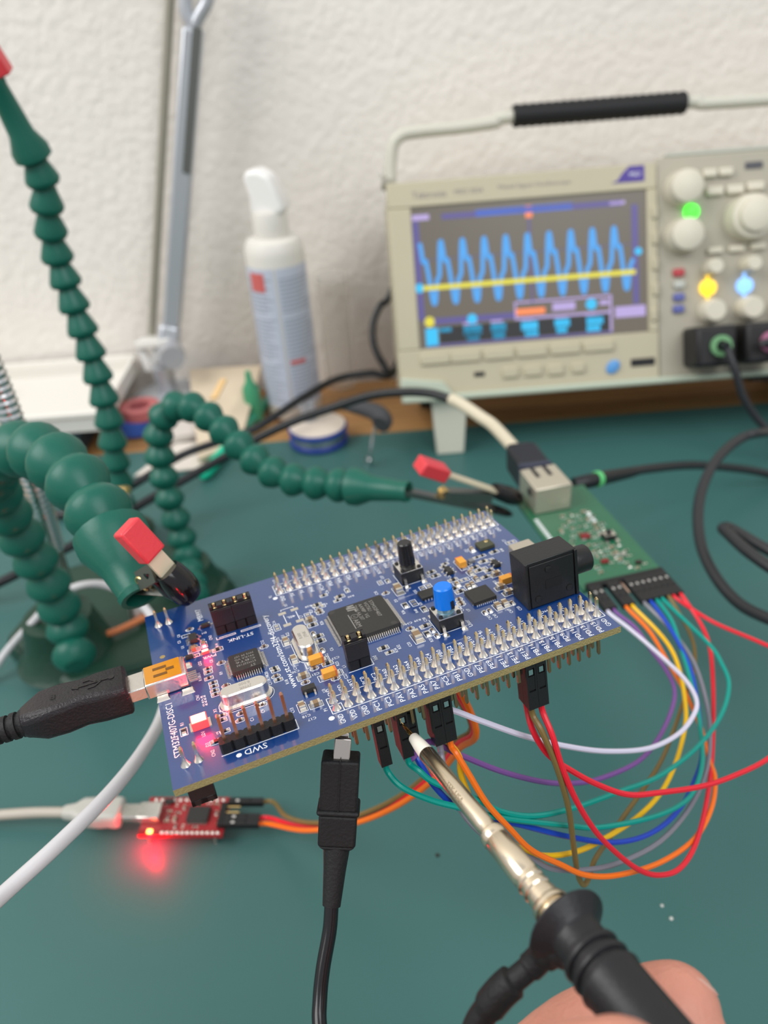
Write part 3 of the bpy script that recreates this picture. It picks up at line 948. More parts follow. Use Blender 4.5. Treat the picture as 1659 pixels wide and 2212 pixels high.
# unfitted crystal pads
for x, y in ((32.3, 47.0), (35.5, 47.2), (32.3, 41.5), (35.5, 41.6)):
    MB(0.001).box2((x - 0.95, y - 0.55, 0), (x + 0.95, y + 0.55, 0.06)).build('bare_pad', PADM, board)
line2(silk, [(32.3, 48.1), (32.3, 48.7), (35.5, 48.7), (35.5, 48.1)], 0.16, ZS)
line2(silk, [(32.4, 46.2), (32.4, 42.2)], 0.16, ZS)
line2(silk, [(35.6, 46.2), (35.6, 42.3)], 0.16, ZS)
MB(0.001).lathe([(0.65, 0), (0.65, 0.03)], (2.56, 45.25, 0), (0, 0, 1), 16).build('test_dot', GOLD, board)

# LEDs that are lit
LEDC = mat('led_red_core', (0.6, 0.2, 0.1), 0.3, emit=(1.0, 0.32, 0.14), es=6.5)


def led(x, y, w, d, h, power, lens):
    mb = MB(0.001)
    mb.box2((x - w / 2, y - d / 2, 0), (x + w / 2, y + d / 2, h))
    o = mb.build('status_led', mat('led_body', (0.6, 0.10, 0.08), 0.4, emit=(1, 0.03, 0.05), es=1.0), board, bev=0.00008)
    o['label'] = 'glowing red LED'
    MB(0.001).box2((x - w * lens / 2, y - d * lens / 2, h), (x + w * lens / 2, y + d * lens / 2, h + 0.12)).build('lens', LEDC, o, bev=0.0001)
    mb = MB(0.001)
    mb.box2((x - w / 2 - 0.5, y - d / 2, 0), (x - w / 2, y + d / 2, 0.2))
    mb.box2((x + w / 2, y - d / 2, 0), (x + w / 2 + 0.5, y + d / 2, 0.2))
    mb.build('terminals', PADM, o)
    l = bpy.data.lights.new('led_light', 'POINT')
    l.color, l.energy, l.shadow_soft_size = (1, 0.0, 0.012), power, w * 0.0005
    lo = bpy.data.objects.new('led_light', l)
    COL.objects.link(lo)
    lo.parent = o
    lo.location = (x * 0.001, y * 0.001, (h + 1.3) * 0.001)


led(7.5, 15.9, 3.4, 2.9, 1.9, 0.009, 0.88)
led(12.3, 41.0, 1.7, 0.9, 0.75, 0.0018, 0.85)

# SWD header
MB_ = MB(0.001)
for k in range(6):
    x = 11.45 + k * 2.54
    c = 0.4
    MB_.prism([(x - 1.27 + c, 4.6), (x + 1.27 - c, 4.6), (x + 1.27, 4.6 + c), (x + 1.27, 7.1 - c), (x + 1.27 - c, 7.1), (x - 1.27 + c, 7.1), (x - 1.27, 7.1 - c), (x - 1.27, 4.6 + c)], 0, 2.5)
hdr = MB_.build('debug_header', BLK, board, angle=20)
mb = MB(0.001)
mb.prism([(-.32, -.32), (.32, -.32), (.32, .32), (-.32, .32)], 0, 8.3)
mb.prism([(-.32, -.32), (.32, -.32), (.32, .32), (-.32, .32)], 8.3, 8.8, 0, [(-.13, -.13), (.13, -.13), (.13, .13), (-.13, .13)])
dp = mb.mesh('debug_pin', mat('copper_pin', (0.62, 0.33, 0.20), 0.3, 1.0))
for k in range(6):
    put('debug_pin', dp, hdr, ((11.45 + k * 2.54) * 0.001, 5.85 * 0.001, 0))
line2(silk, [(10.0, 4.4), (25.7, 4.4), (25.7, 7.4)], 0.16, ZS)

# jumper headers
JP = mat('jumper_plastic', (0.012, 0.011, 0.013), 0.35, bump=0.1, bscale=2500)


def jheader(x0, y0, n):
    mb = MB(0.001)
    for k in range(n):
        x = x0 + 1.27 + k * 2.54
        mb.prism([(x - 1.0, y0), (x + 1.0, y0), (x + 1.27, y0 + .3), (x + 1.27, y0 + 2.2), (x + 1.0, y0 + 2.5), (x - 1.0, y0 + 2.5), (x - 1.27, y0 + 2.2), (x - 1.27, y0 + .3)], 0, 2.3)
    h = mb.build('jumper_header', BLK, board, angle=20)
    for k in range(n):
        pm = MB(0.001)
        x = x0 + 1.27 + k * 2.54
        pm.box2((x - .32, y0 + .93, 2), (x + .32, y0 + 1.57, 8.3))
        pm.build('header_pin', GOLD, h, bev=0.0001)


jheader(15.9, 46.55, 4)
jheader(40.25, 16.2, 2)
line2(silk, [(15.6, 45.9), (15.6, 44.9), (20.2, 44.9), (20.2, 45.5), (16.2, 45.5)], 0.16, ZS)
line2(silk, [(21.6, 45.5), (26.4, 45.5), (26.4, 44.9), (21.6, 44.9), (21.6, 45.5)], 0.16, ZS)
line2(silk, [(39.9, 15.9), (45.7, 15.9), (45.7, 19.2)], 0.16, ZS)


def jumper(label, x0, y0, zb, flip=False):
    T = BM @ Matrix.Translation(V((x0, y0, zb)) * 0.001)
    if flip:
        T = T @ Matrix.Rotation(PI, 4, 'X')
    r = thing('shorting_block', label, 'jumper', M=T, group='jumper caps on the blue board')
    mb = MB(0.001)
    # shell with open slot along the top between the two pins
    mb.box2((0.03, -1.25, 0), (5.05, 1.25, 4.2))
    mb.box2((0.03, -1.25, 4.2), (5.05, -0.85, 4.6))
    for a, b in ((0.03, 0.75), (1.8, 3.28), (4.33, 5.05)):
        mb.box2((a, -0.85, 4.2), (b, 1.25, 5.5))
    mb.box2((0.03, 0.75, 4.2), (5.05, 1.25, 5.5))
    mb.build('jumper_shell', JP, r, bev=0.00008)
    MB(0.001).box2((0.9, -0.5, 4.2), (4.2, 0.45, 4.75)).build('contact', TIN, r)
    return r


jumper('black jumper cap next to the ST-LINK print, nearer the clip', 15.9, 47.8, 2.35)
jumper('black jumper cap next to the ST-LINK print, nearer the small chip', 20.98, 47.8, 2.35)
jumper('black jumper cap beside the large square chip', 40.25, 17.45, 2.35)
jumper('black jumper cap hanging under the near corner of the board', 1.8, 5.75, -4.15, True)

# USB socket on the board's left edge
usb = MB(0.001).box2((-1.9, 29.9, 0.1), (7.4, 37.2, 3.95)).build('usb_socket', TIN, board, bev=0.0004)
MB(0.001).box2((-1.5, 30.3, 3.95), (6.4, 36.9, 4.05)).build('amber_tape', mat('amber_tape', s2l(196, 128, 14), 0.25, var=0.08, vscale=900, coat=0.4), usb)
mb = MB(0.001)
for y in (32.3, 34.9):
    mb.box2((0.4, y - 0.45, 4.05), (3.4, y + 0.45, 4.12))
mb.box2((3.2, 33.1, 4.05), (5.0, 34.1, 4.12))
mb.build('spring_slots', mat('dark_amber', s2l(110, 72, 20), 0.35), usb)
MB(0.001).box2((7.0, 33.8, 2.0), (7.45, 36.4, 3.4)).build('latch_slot', BLK, usb)
mb = MB(0.001)
for x, y in ((1.2, 29.0), (6.6, 28.5), (7.2, 38.1), (1.2, 38.1)):
    mb.prism([(x - 1.5, y - 0.9), (x + 1.4, y - 0.9), (x + 1.4, y + 0.9), (x - 1.5, y + 0.9)], 0, 0.5, 0, [(x - 1.2, y - 0.3), (x + 1.1, y - 0.3), (x + 1.1, y + 0.8), (x - 1.2, y + 0.8)])
mb.build('solder_tabs', SOLDER, usb)
for k in range(5):
    MB(0.001).box2((7.4, 31.9 + k * 0.8, 0), (9.2, 32.25 + k * 0.8, 0.2)).build('lead', TIN, usb)

# tact switches
SWB = mat('switch_black', (0.012, 0.012, 0.013), 0.4, bump=0.15, bscale=2500)


def switch(x, y, capmat, stemmat, r0, r1, z0, z1, capname):
    root_ = MB(0.001).box2((x - 3, y - 3, 0.1), (x + 3, y + 3, 3.3)).build('push_button', SWB, board, bev=0.0001)
    MB(0.001).box2((x - 2.9, y - 2.9, 3.3), (x + 2.9, y + 2.9, 3.5)).build('cover_plate', TIN, root_)
    mb = MB(0.001)
    for dx in (-2.2, 2.2):
        for dy in (-2.2, 2.2):
            mb.lathe([(0.55, 0), (0.5, 0.35), (0.3, 0.4)], (x + dx, y + dy, 3.5), (0, 0, 1), 10)
    mb.build('rivets', SWB, root_)
    MB(0.001).lathe([(2.0, 0), (1.75, 0.2), (1.75, z0 - 3.5 + 0.3)], (x, y, 3.5), (0, 0, 1), 20).build('stem', stemmat, root_)
    mb = MB(0.001)
    n = 24
    # uncut cap; a dark block on the near side paints the slot's shade
    prof = [(r0, z0), (r0, z0 + 0.3), (r1, z1 - 0.3), (r1 - 0.3, z1)]
    mb.lathe(prof, (x, y, 0), (0, 0, 1), n)
    cap_ = mb.build(capname, capmat, root_)
    sl = MB(0.001).box2((x + 0.55, y - r0 - 0.03, z0 - 0.02), (x + 1.35, y - r0 + 0.9, z0 + 1.9)).build('slot', mat('cap_slot_shade', (0.004, 0.008, 0.02), 0.6), cap_)
    for dx in (-2.25, 2.25):
        for s in (-1, 1):
            mb = MB(0.001)
            mb.bar((x + dx, y + s * 2.9, 1.6), (x + dx, y + s * 3.5, 1.5), 0.7, 0.25, (0, 0, 1))
            mb.bar((x + dx, y + s * 3.4, 1.6), (x + dx, y + s * 3.75, 0.1), 0.7, 0.25, (0, s, 0.3))
            mb.bar((x + dx, y + s * 3.6, 0.1), (x + dx, y + s * 4.9, 0.1), 1.3, 0.2, (0, 0, 1))
            mb.build('lead', TIN, root_)
    line2(silk, [(x - 3.3, y - 3.3), (x + 3.3, y - 3.3)], 0.14, ZS)
    line2(silk, [(x - 3.3, y - 3.3), (x - 3.3, y + 3.3)], 0.14, ZS)
    return root_


switch(65.5, 44.9, mat('black_cap', (0.010, 0.010, 0.011), 0.25, spec=0.5), BLK, 2.05, 1.8, 4.4, 10.2, 'black_button_cap')
switch(65.6, 21.3, mat('blue_cap', s2l(0, 112, 216), 0.28), mat('clear_blue_stem', s2l(120, 170, 190), 0.15, trans=0.5), 2.4, 2.15, 4.9, 10.1, 'blue_button_cap')

# audio jack
JB = mat('jack_black', (0.008, 0.0085, 0.009), 0.36, bump=0.06, bscale=1500)
jack = MB(0.001).box2((83.3, 15.8, 0.05), (96.4, 23.0, 12.0)).build('audio_jack', JB, board, bev=0.0002)
mb = MB(0.001)
mb.box2((84.2, 15.45, 0.3), (95.4, 15.9, 11.2))
mb.build('front_plate', JB, jack, bev=0.0001)
mb = MB(0.001)
mb.box2((95.7, 15.3, 0.1), (96.4, 15.8, 11.9))
mb.box2((83.3, 15.5, 0.1), (83.9, 15.8, 11.9))
mb.build('edge_ribs', JB, jack, bev=0.00008)
for x, z in ((88.9, 9.3), (86.0, 2.3), (94.0, 2.6)):
    MB(0.001).lathe([(0.85, 0), (0.8, 0.3), (0.6, 0.35)], (x, 15.5, z), (0, -1, 0), 18).build('moulded_peg', JB, jack)
MB(0.001).box2((88.0, 15.38, 4.2), (92.2, 15.5, 6.6)).build('recess_panel', mat('jack_recess', (0.006, 0.006, 0.006), 0.5), jack)
MB(0.001).lathe([(3.2, 0), (3.2, 4.6), (2.9, 5.0), (1.8, 5.0), (1.8, 2)], (96.3, 19.4, 6.3), (1, 0, 0), 28).build('socket_barrel', JB, jack)
mu = MB(0.001).box2((91.4, 33.2, 0.1), (97.4, 40.6, 2.7)).build('micro_usb_socket', mat('nickel', s2l(196, 188, 172), 0.35, 0.8), board, bev=0.0003)
mb = MB(0.001)
mb.box2((92.2, 40.6, 0), (94.0, 41.6, 0.5))
mb.box2((95.2, 40.6, 0), (97, 41.6, 0.5))
mb.build('solder_tabs', SOLDER, mu)
o = silk.build('white_print', SILK, board)
o['label'] = 'white printed pin names and part outlines'

# ================================================================== green circuit board
GZ = 0.07
LN, RN, RF, LF = [onz(u, v, GZ) for u, v in ((1262, 1275), (1437, 1243), (1262, 1055), (1090, 1078))]
gx0 = (RN - LN).normalized()
gx_ = Matrix.Rotation(math.radians(3.0), 3, 'Z') @ gx0
gy_ = V((0, 0, 1)).cross(gx_)
GM = Matrix((gx_, gy_, V((0, 0, 1)))).transposed().to_4x4()
GM.translation = LN - gx_ * 0.0005
gb = thing('interface_board', 'green circuit board with a metal socket held behind the blue board', 'circuit board', M=GM)
GPCB = mat('green_solder_mask', s2l(18, 92, 62), 0.3, var=0.12, vscale=150, coat=0.5)
mb = MB(0.001)
mb.box2((0, 0, -1.6), (35.5, 73, 0))
mb.build('printed_circuit_board', GPCB, gb)
sock = MB(0.001).box2((3.6, 56, 0.1), (21, 75, 13.4)).build('metal_socket', mat('socket_shell', s2l(206, 198, 180), 0.33, 0.75, bump=0.1, bscale=300), gb, bev=0.0005)
for x in (8.2, 14.2):
    MB(0.001).box2((x, 66, 13.4), (x + 2.0, 74.6, 13.5)).build('spring_slot', BLK, sock)
MB(0.001).box2((5.5, 75.0, 1.5), (19, 75.2, 11.8)).build('opening', BLK, sock)
MB(0.001).lathe([(2, 0), (2, 0.15)], (3.55, 63, 8.6), (-1, 0, 0), 16).build('side_hole', BLK, sock)
rnd = random.Random(5)
gsilk = MB(0.001)
for x_, y0_, n_ in ((2.6, 33, 12), (26.5, 43, 5)):        # rows of white marks, too blurred to read in the photo
    for i in range(n_):
        gsilk.box((x_, y0_ + i * 1.75, 0.02), (1.7, 1.1, 0.03))
gcol = [mat('g_part_tan', s2l(170, 140, 100), 0.5), mat('g_part_dark', (0.03, 0.02, 0.02), 0.4), PADM, mat('g_part_pink', s2l(190, 120, 110), 0.5), PADM]
spots = [(15 + 3.2 * (i % 5) + rnd.uniform(-.8, .8), 18 + 4.6 * (i // 5) + rnd.uniform(-1, 1)) for i in range(40)] + [(7 + rnd.uniform(0, 6), 8 + i * 4.0) for i in range(10)] + [(24 + rnd.uniform(-3, 8), 6 + i * 2.4) for i in range(6)]
for i, (x, y) in enumerate(spots):
    if x > 22 and 24 < y < 33:
        continue
    if y > 54:
        continue
    k = ('c6', 'r6', 'w6', 'c8', 'r6')[i % 5]
    o = put(NAMES[k[0]], smd_mesh[k], gb, (x * 0.001, y * 0.001, 0))
    o.rotation_euler.z = (i % 3 == 0) * PI / 2
    L, W, H = DIM[k]
    gsilk_o = (x - L / 2 - .4, y - L / 2 - .4, x + L / 2 + .4, y + L / 2 + .4)
    if i % 2:
        line2(gsilk, [(gsilk_o[0], gsilk_o[1]), (gsilk_o[2], gsilk_o[1])], 0.2, 0.004)
for i, (x, y, w_, d_, c) in enumerate(((17, 33, 4, 3, s2l(120, 30, 34)), (16.5, 14, 3, 2, s2l(120, 26, 30)), (29, 9, 2.4, 1.6, (0.03, 0.012, 0.012)), (26, 16, 2, 2, s2l(150, 150, 140)))):
    MB(0.001).box2((x - w_ / 2, y - d_ / 2, 0), (x + w_ / 2, y + d_ / 2, 1.1)).build('small_component', mat('g_comp_%d' % i, c, 0.4), gb, bev=0.00008)
    put('bare_pads', smd_mesh['w6'], gb, ((x + w_ / 2 + 1) * 0.001, (y - 1.2) * 0.001, 0))
# tact switch on the green board
gs = MB(0.001).box2((23.4, 27, 0.1), (28.6, 31.4, 2.4)).build('push_button', SWB, gb, bev=0.0001)
MB(0.001).box2((23.6, 27.2, 2.4), (28.4, 31.2, 2.6)).build('cover_plate', PADM, gs)
MB(0.001).lathe([(1.3, 0), (1.2, 1.2), (0.9, 1.4)], (26, 29.4, 2.6), (0, 0, 1), 14).build('button_cap', SWB, gs)
for x, y in ((23.6, 25.8), (28.4, 25.8), (23.6, 32.4), (28.4, 32.4)):
    MB(0.001).box2((x - .7, y - 1.0, 0), (x + .7, y + 1.0, 0.6)).build('lead', SOLDER, gs)
gsilk.build('white_print', SILK, gb)
GP0 = 2.6
mb = MB(0.001)
mb.box2((GP0 - 1.27, -1.5, 0), (GP0 + 12.5 * 2.54, 1.0, 2.5))
mb.build('pin_header_strip', BLK, gb)
for k in range(13):
    if k == 2:
        continue
    p = MB(0.001)
    p.box2((GP0 + k * 2.54 - .32, -8.5, 0.93), (GP0 + k * 2.54 + .32, 1.4, 1.57))
    p.bar((GP0 + k * 2.54, 1.1, 1.3), (GP0 + k * 2.54, 3.0, -0.5), 0.64, 0.64, (0, 0.5, 1))
    p.build('header_pin', mat('pink_gold_pin', (0.75, 0.52, 0.42), 0.35, 1.0), gb)

# ================================================================== jumper wires
HOUS = mat('connector_black', (0.011, 0.011, 0.012), 0.45, bump=0.1, bscale=2500)


def housing(parent, T, n=1):
    """crimp connector shell: socket end at local z = 0, wire end at z = -14; window on the -y side"""
    mb = MB(0.001)
    a = 1.24
    mb.box2((-a, -a, -2.6), (a, a, 0))
    mb.box2((-a, -a + 0.45, -9.0), (a, a, -2.6))
    mb.box2((-a, -a, -9.0), (-0.8, -a + 0.45, -2.6))
    mb.box2((0.8, -a, -9.0), (a, -a + 0.45, -2.6))
    mb.box2((-0.8, -a + 0.1, -8.6), (0.8, -a + 0.45, -4.8))
    mb.box2((-a, -a, -14), (a, a, -9.0))
    o = mb.build('connector_shell', HOUS, parent)
    o.matrix_local = T
    MB(0.001).box2((-0.5, -a + 0.1, -4.4), (0.5, -a + 0.5, -3.0)).build('contact', STEEL, o)
    return o


WCOL = {'teal': s2l(0, 150, 136), 'orange': s2l(246, 118, 28), 'grey': s2l(128, 128, 138), 'yellow': s2l(240, 190, 22), 'purple': s2l(124, 80, 150), 'white': s2l(222, 218, 238),
        'blue': s2l(26, 70, 186), 'brown': s2l(122, 102, 58), 'red': s2l(226, 34, 52)}


def gend(k):
    """socket frame on the green board's header pin k (connector points away from the board)"""
    return GM @ Matrix.Translation(V((GP0 + k * 2.54, -1.5, 1.25)) * 0.001) @ Matrix(((1, 0, 0, 0), (0, 0, 1, 0), (0, -1, 0, 0), (0, 0, 0, 1)))


def bend(k, row):
    return BM @ Matrix.Translation(V((X0 + k * 2.54, ROWS[row], -4.3)) * 0.001)


def jumper_wire(label, color, k, row, gk, mids, r=0.72, group='jumper wires between the two boards'):
    A = bend(k, row)
    p0 = A @ V((0, 0, -0.0125))
    root_ = thing('jumper_wire', label, 'wire', p0, group)
    inv_ = Matrix.Translation(-p0)
    housing(root_, inv_ @ A)
    B = gend(gk)
    p1 = B @ V((0, 0, -0.0125))
    housing(root_, inv_ @ B)
    za = (p0 - CAM).dot(FWD)
    zb = (p1 - CAM).dot(FWD)
    L = [0]
    for a, b in zip(mids, mids[1:]):
        L.append(L[-1] + math.hypot(b[0] - a[0], b[1] - a[1]))
    n0, n1 = A @ V((0, 0, -0.0165)), B @ V((0, 0, -0.0165))
    pts = [p0, n0]
    for (u, v), l in zip(mids, L):
        t = 0.06 + 0.88 * l / L[-1]
        pts.append(P(u, v, za + (zb - za) * (t * t * (1.6 - 0.6 * t))))
    pts += [n1, p1]
    mb = MB()
    mb.tube(smooth(rel(root_, pts), 7), r * 0.001, 8)
    mb.build('insulated_wire', mat('wire_' + color, WCOL[color], 0.32, spec=0.45), root_)
    return root_


def zz(*q):
    return [(900 + a / 2.186, 1250 + b / 2.186) for a, b in q]


jumper_wire('teal jumper wire from the lone connector nearest the clip lead', 'teal', 3, 0, 8,
            [(868, 1700), (930, 1728)] + zz((200, 1080), (400, 1130), (700, 1165), (860, 1175), (1100, 1130), (1250, 1065), (1320, 980), (1350, 840), (1330, 640), (1290, 470), (1240, 300), (1205, 200)))
jumper_wire('teal jumper wire from the connector that the probe tip touches', 'teal', 5, 0, 9,
            [(905, 1665), (938, 1690)] + zz((280, 1040), (400, 1100), (560, 1120), (750, 1080), (960, 1005), (1150, 930), (1330, 790), (1440, 640), (1475, 500), (1440, 400), (1390, 320), (1290, 220)))
jumper_wire('purple jumper wire swinging below the white one', 'purple', 5, 1, 1,
            [(888, 1640)] + zz((60, 770), (200, 830), (400, 910), (600, 960), (750, 965), (880, 940), (1050, 860), (1150, 740), (1210, 600), (1215, 510), (1170, 420), (1110, 340), (1030, 230)))
jumper_wire('blue jumper wire looping low beneath the teal ones', 'blue', 6, 1, 7,
            [(905, 1645), (940, 1700), (990, 1745)] + zz((350, 1130), (500, 1165), (700, 1215), (900, 1245), (1050, 1225), (1170, 1160), (1260, 1060), (1310, 960), (1345, 850), (1340, 700), (1300, 450), (1240, 310), (1175, 200)))
jumper_wire('white jumper wire running topmost of the wires', 'white', 8, 1, 0,
            [(960, 1535)] + zz((180, 625), (300, 670), (500, 740), (700, 790), (900, 815), (1100, 800), (1240, 730), (1310, 640), (1320, 570), (1270, 480), (1180, 390), (1080, 300), (990, 225)))
jumper_wire('grey jumper wire from the front pair of connectors', 'grey', 8, 0, 6,
            [(955, 1640), (965, 1690), (1010, 1770), (1080, 1830)] + zz((540, 1320), (640, 1370), (800, 1375), (960, 1340), (1150, 1240), (1290, 1080), (1370, 900), (1385, 700), (1360, 550), (1320, 420), (1270, 330), (1190, 230)))
jumper_wire('yellow jumper wire rising behind the orange one', 'yellow', 9, 1, 4,
            [(992, 1635), (998, 1680), (1040, 1770)] + zz((430, 1240), (580, 1305), (750, 1290), (900, 1220), (1050, 1120), (1160, 1000), (1230, 850), (1270, 680), (1265, 560), (1240, 430), (1200, 330), (1130, 240)))
jumper_wire('bright orange jumper wire crossing the probe barrel side', 'orange', 9, 0, 3,
            zz((190, 830), (250, 930), (330, 1060), (430, 1170), (540, 1280), (680, 1350), (800, 1400), (950, 1400), (1150, 1340), (1310, 1230), (1390, 1090), (1410, 950), (1380, 850), (1340, 700), (1270, 540), (1190, 400), (1100, 250)))
jumper_wire('olive brown jumper wire with a tight low bend', 'brown', 17, 0, 10,
            zz((590, 720), (650, 860), (690, 980), (720, 1100), (740, 1250), (760, 1390), (785, 1445), (810, 1420), (840, 1330), (900, 1240), (980, 1120), (1080, 980), (1160, 850), (1220, 700), (1260, 580), (1300, 470), (1315, 380), (1295, 270)))
jumper_wire('red jumper wire hanging lowest in front of the bundle', 'red', 18, 0, 12,
            zz((640, 740), (690, 900), (760, 1060), (850, 1200), (960, 1310), (1060, 1380), (1150, 1400), (1240, 1370), (1310, 1270), (1360, 1100), (1390, 900), (1400, 700), (1400, 500), (1385, 330), (1345, 220)))
jumper_wire('red jumper wire that runs out past the right edge', 'red', 17, 1, 11,
            zz((550, 720), (620, 830), (720, 900), (850, 970), (1000, 1020), (1150, 1010), (1350, 980), (1500, 930), (1659, 850), (1800, 720), (1830, 520), (1750, 370), (1620, 300), (1400, 205)))

# ================================================================== red serial adapter
FA, FB, FD = onz(325, 1722, .007), onz(500, 1722, .007), onz(332, 1800, .007)
fx = (FB - FA).normalized()
fy = V((0, 0, 1)).cross(fx)
FM = Matrix((fx, fy, V((0, 0, 1)))).transposed().to_4x4()
FM.translation = FA - fy * 0.0175
FL = (FB - FA).length * 1000
ft = thing('serial_adapter', 'small red adapter board with a glowing red LED lying on the mat', 'circuit board', M=FM)
MB(0.001).box2((0, 0, -1.5), (FL, 17.5, 0)).build('printed_circuit_board', mat('red_solder_mask', s2l(150, 22, 30), 0.35, var=0.2, vscale=300, coat=0.4), ft)
c_ = MB(0.001).box2((18, 5.5, 0.1), (26.5, 12, 1.8)).build('interface_chip', CHIP, ft, bev=0.00015)
mb = MB(0.001)
for i in range(14):
    mb.box((18.6 + i * 0.57, 5.1, 0.25), (0.3, 0.9, 0.3))
    mb.box((18.6 + i * 0.57, 12.4, 0.25), (0.3, 0.9, 0.3))
o = mb.build('leads', TIN, c_)
o['kind'] = 'stuff'
MB(0.001).box2((-1.5, 5, 0.1), (7.5, 12.6, 3.9)).build('usb_socket', TIN, ft, bev=0.0004)
for i in range(12):
    for y in (1.3, 16.2):
        MB(0.001).lathe([(0.85, 0), (0.7, 0.25), (0.3, 0.5)], (9.5 + i * 2.0 if y < 5 else 3 + i * 2.5, y, 0), (0, 0, 1), 8).build('solder_pad', SOLDER, ft)
for i, (x, y, k) in enumerate(((10, 6, 'c6'), (10, 8, 'r6'), (10, 10.5, 'c6'), (13, 7, 'c8'), (13.5, 10, 'r6'), (15.5, 12.5, 'c6'), (5, 14, 'c8'), (14, 4, 'r6'), (22, 3.6, 'r6'), (29, 10, 'r6'), (8, 14, 'w6'), (12, 14, 'w6'), (28, 14, 'c6'), (17, 4, 'w6'), (25, 14.5, 'w6'))):
    o = put(NAMES[k[0]], smd_mesh[k], ft, (x * 0.001, y * 0.001, 0))
    o.rotation_euler.z = PI / 2 * (i % 2)
MB(0.001).box2((7, 14, 0), (10.5, 16, 1.4)).build('diode', CHIP, ft, bev=0.0001)
o = MB(0.001).box2((3.6, 0.6, 0), (5.6, 2.2, 0.9)).build('status_led', mat('led_orange_lit', (1, 0.3, 0.1), 0.3, emit=(1.0, 0.30, 0.06), es=7), ft, bev=0.0002)
o['label'] = 'glowing red LED'
l = bpy.data.lights.new('led_light', 'POINT')
l.color, l.energy, l.shadow_soft_size = (1, 0.0, 0.012), 0.035, 0.001
lo = bpy.data.objects.new('led_light', l)
COL.objects.link(lo)
lo.parent = o
lo.location = (0.0046, -0.0016, -0.0008)
for y in (4.3, 6.84, 9.38, 11.92):
    MB(0.001).box2((FL - 3, y - 0.32, 0.9), (FL + 5, y + 0.32, 1.54)).build('header_pin', GOLD, ft)
MB(0.001).box2((FL - 2.5, 3, 0), (FL - 0.2, 13.2, 2.5)).build('pin_header_strip', BLK, ft)
# short stand-off pins under the board resting on the mat
for x in (3, FL - 4):
    for y in (2, 15.5):
        MB(0.001).cyl((x, y, -7), (x, y, -1.5), 0.6, n=8).build('pin_stub', SOLDER, ft)


def fend(y):
    return FM @ Matrix.Translation(V((FL - 0.1, y, 1.25)) * 0.001) @ Matrix(((0, 0, -1, 0), (1, 0, 0, 0), (0, -1, 0, 0), (0, 0, 0, 1)))


def serial_wire(label, color, y, pts_, k, row):
    B = fend(y)
    p0 = B @ V((0, 0, -0.0125))
    r_ = thing('jumper_wire', label, 'wire', p0, 'jumper wires to the red adapter')
    inv_ = Matrix.Translation(-p0)
    housing(r_, inv_ @ B)
    A = bend(k, row)
    housing(r_, inv_ @ A)
    pts = [p0, B @ V((0, 0, -0.018))] + pts_ + [A @ V((0, 0, -0.017)), A @ V((0, 0, -0.0125))]
    MB().tube(smooth(rel(r_, pts), 7), 0.0009, 8).build('insulated_wire', mat('wire_' + color, WCOL[color], 0.32, spec=0.45), r_)


def ramp(uv, z0, z1):
    n = len(uv)
    return [P(u, v, z0 + (z1 - z0) * i / (n - 1)) for i, (u, v) in enumerate(uv)]


serial_wire('orange wire from the red adapter curving up behind the clip', 'orange', 4.3, ramp([(660, 1794), (760, 1780), (850, 1745), (930, 1690), (990, 1620), (1025, 1560)], 0.285, 0.205), 14, 2)
serial_wire('red wire leaving the red adapter beside the orange one', 'red', 6.84, ramp([(660, 1786), (760, 1770), (850, 1735), (930, 1680), (985, 1612), (1020, 1555)], 0.292, 0.212), 13, 2)
serial_wire('olive brown wire from the red adapter, nearest its far side', 'brown', 14.2, ramp([(620, 1764), (680, 1778), (760, 1766), (850, 1728), (925, 1672), (980, 1606), (1014, 1550)], 0.30, 0.218), 12, 2)

# ================================================================== helping hand stand
TB = V((-0.140, 0.332, 0))
third = thing('helping_hand_stand', 'green jointed-arm soldering stand gripping both circuit boards', 'stand', TB)


def loc(p):
    return V(p) - TB


def hexpts(r, n=6, a0=0.3):
    return [(r * math.cos(a0 + 2 * PI * i / n), r * math.sin(a0 + 2 * PI * i / n)) for i in range(n)]


mb = MB()
mb.prism(hexpts(0.060), 0.0, 0.011, 0, hexpts(0.059))
mb.prism(hexpts(0.059), 0.011, 0.014, 0, hexpts(0.056))
base = mb.build('base_plate', GREEN_D, third, bev=0.002, angle=25)
for p, r, h_ in ((onz(165, 1440, 0.0), 0.017, 0.034), (onz(420, 1300, 0.0), 0.014, 0.026), (onz(268, 1180, 0.0), 0.014, 0.02)):
    q = loc(p)
    MB().lathe([(r * 1.5, 0.010), (r * 1.25, 0.014), (r * 1.05, h_ * 0.8), (r * 0.95, h_)], (q.x, q.y, 0), (0, 0, 1), 24).build('arm_boss', GREEN_D, third)


def resample(pts, step):
    pts = smooth(pts, 12)
    out, acc = [pts[0]], 0
    for a, b in zip(pts, pts[1:]):
        d = (b - a).length
        while acc + d >= step:
            t_ = (step - acc) / d
            a = a + (b - a) * t_
            out.append(a.copy())
            d = (b - a).length
            acc = 0
        acc += d
    return out


SEGP = [(0.50, 0.0), (0.60, 0.06), (0.86, 0.22), (1.0, 0.42), (1.0, 0.52), (0.93, 0.66), (0.80, 0.82), (0.62, 0.97), (0.50, 1.08)]
BELL = [(0.62, 0.0), (0.90, 0.06), (1.0, 0.20), (0.98, 0.30), (0.84, 0.55), (0.70, 0.78), (0.60, 0.98), (0.50, 1.08)]


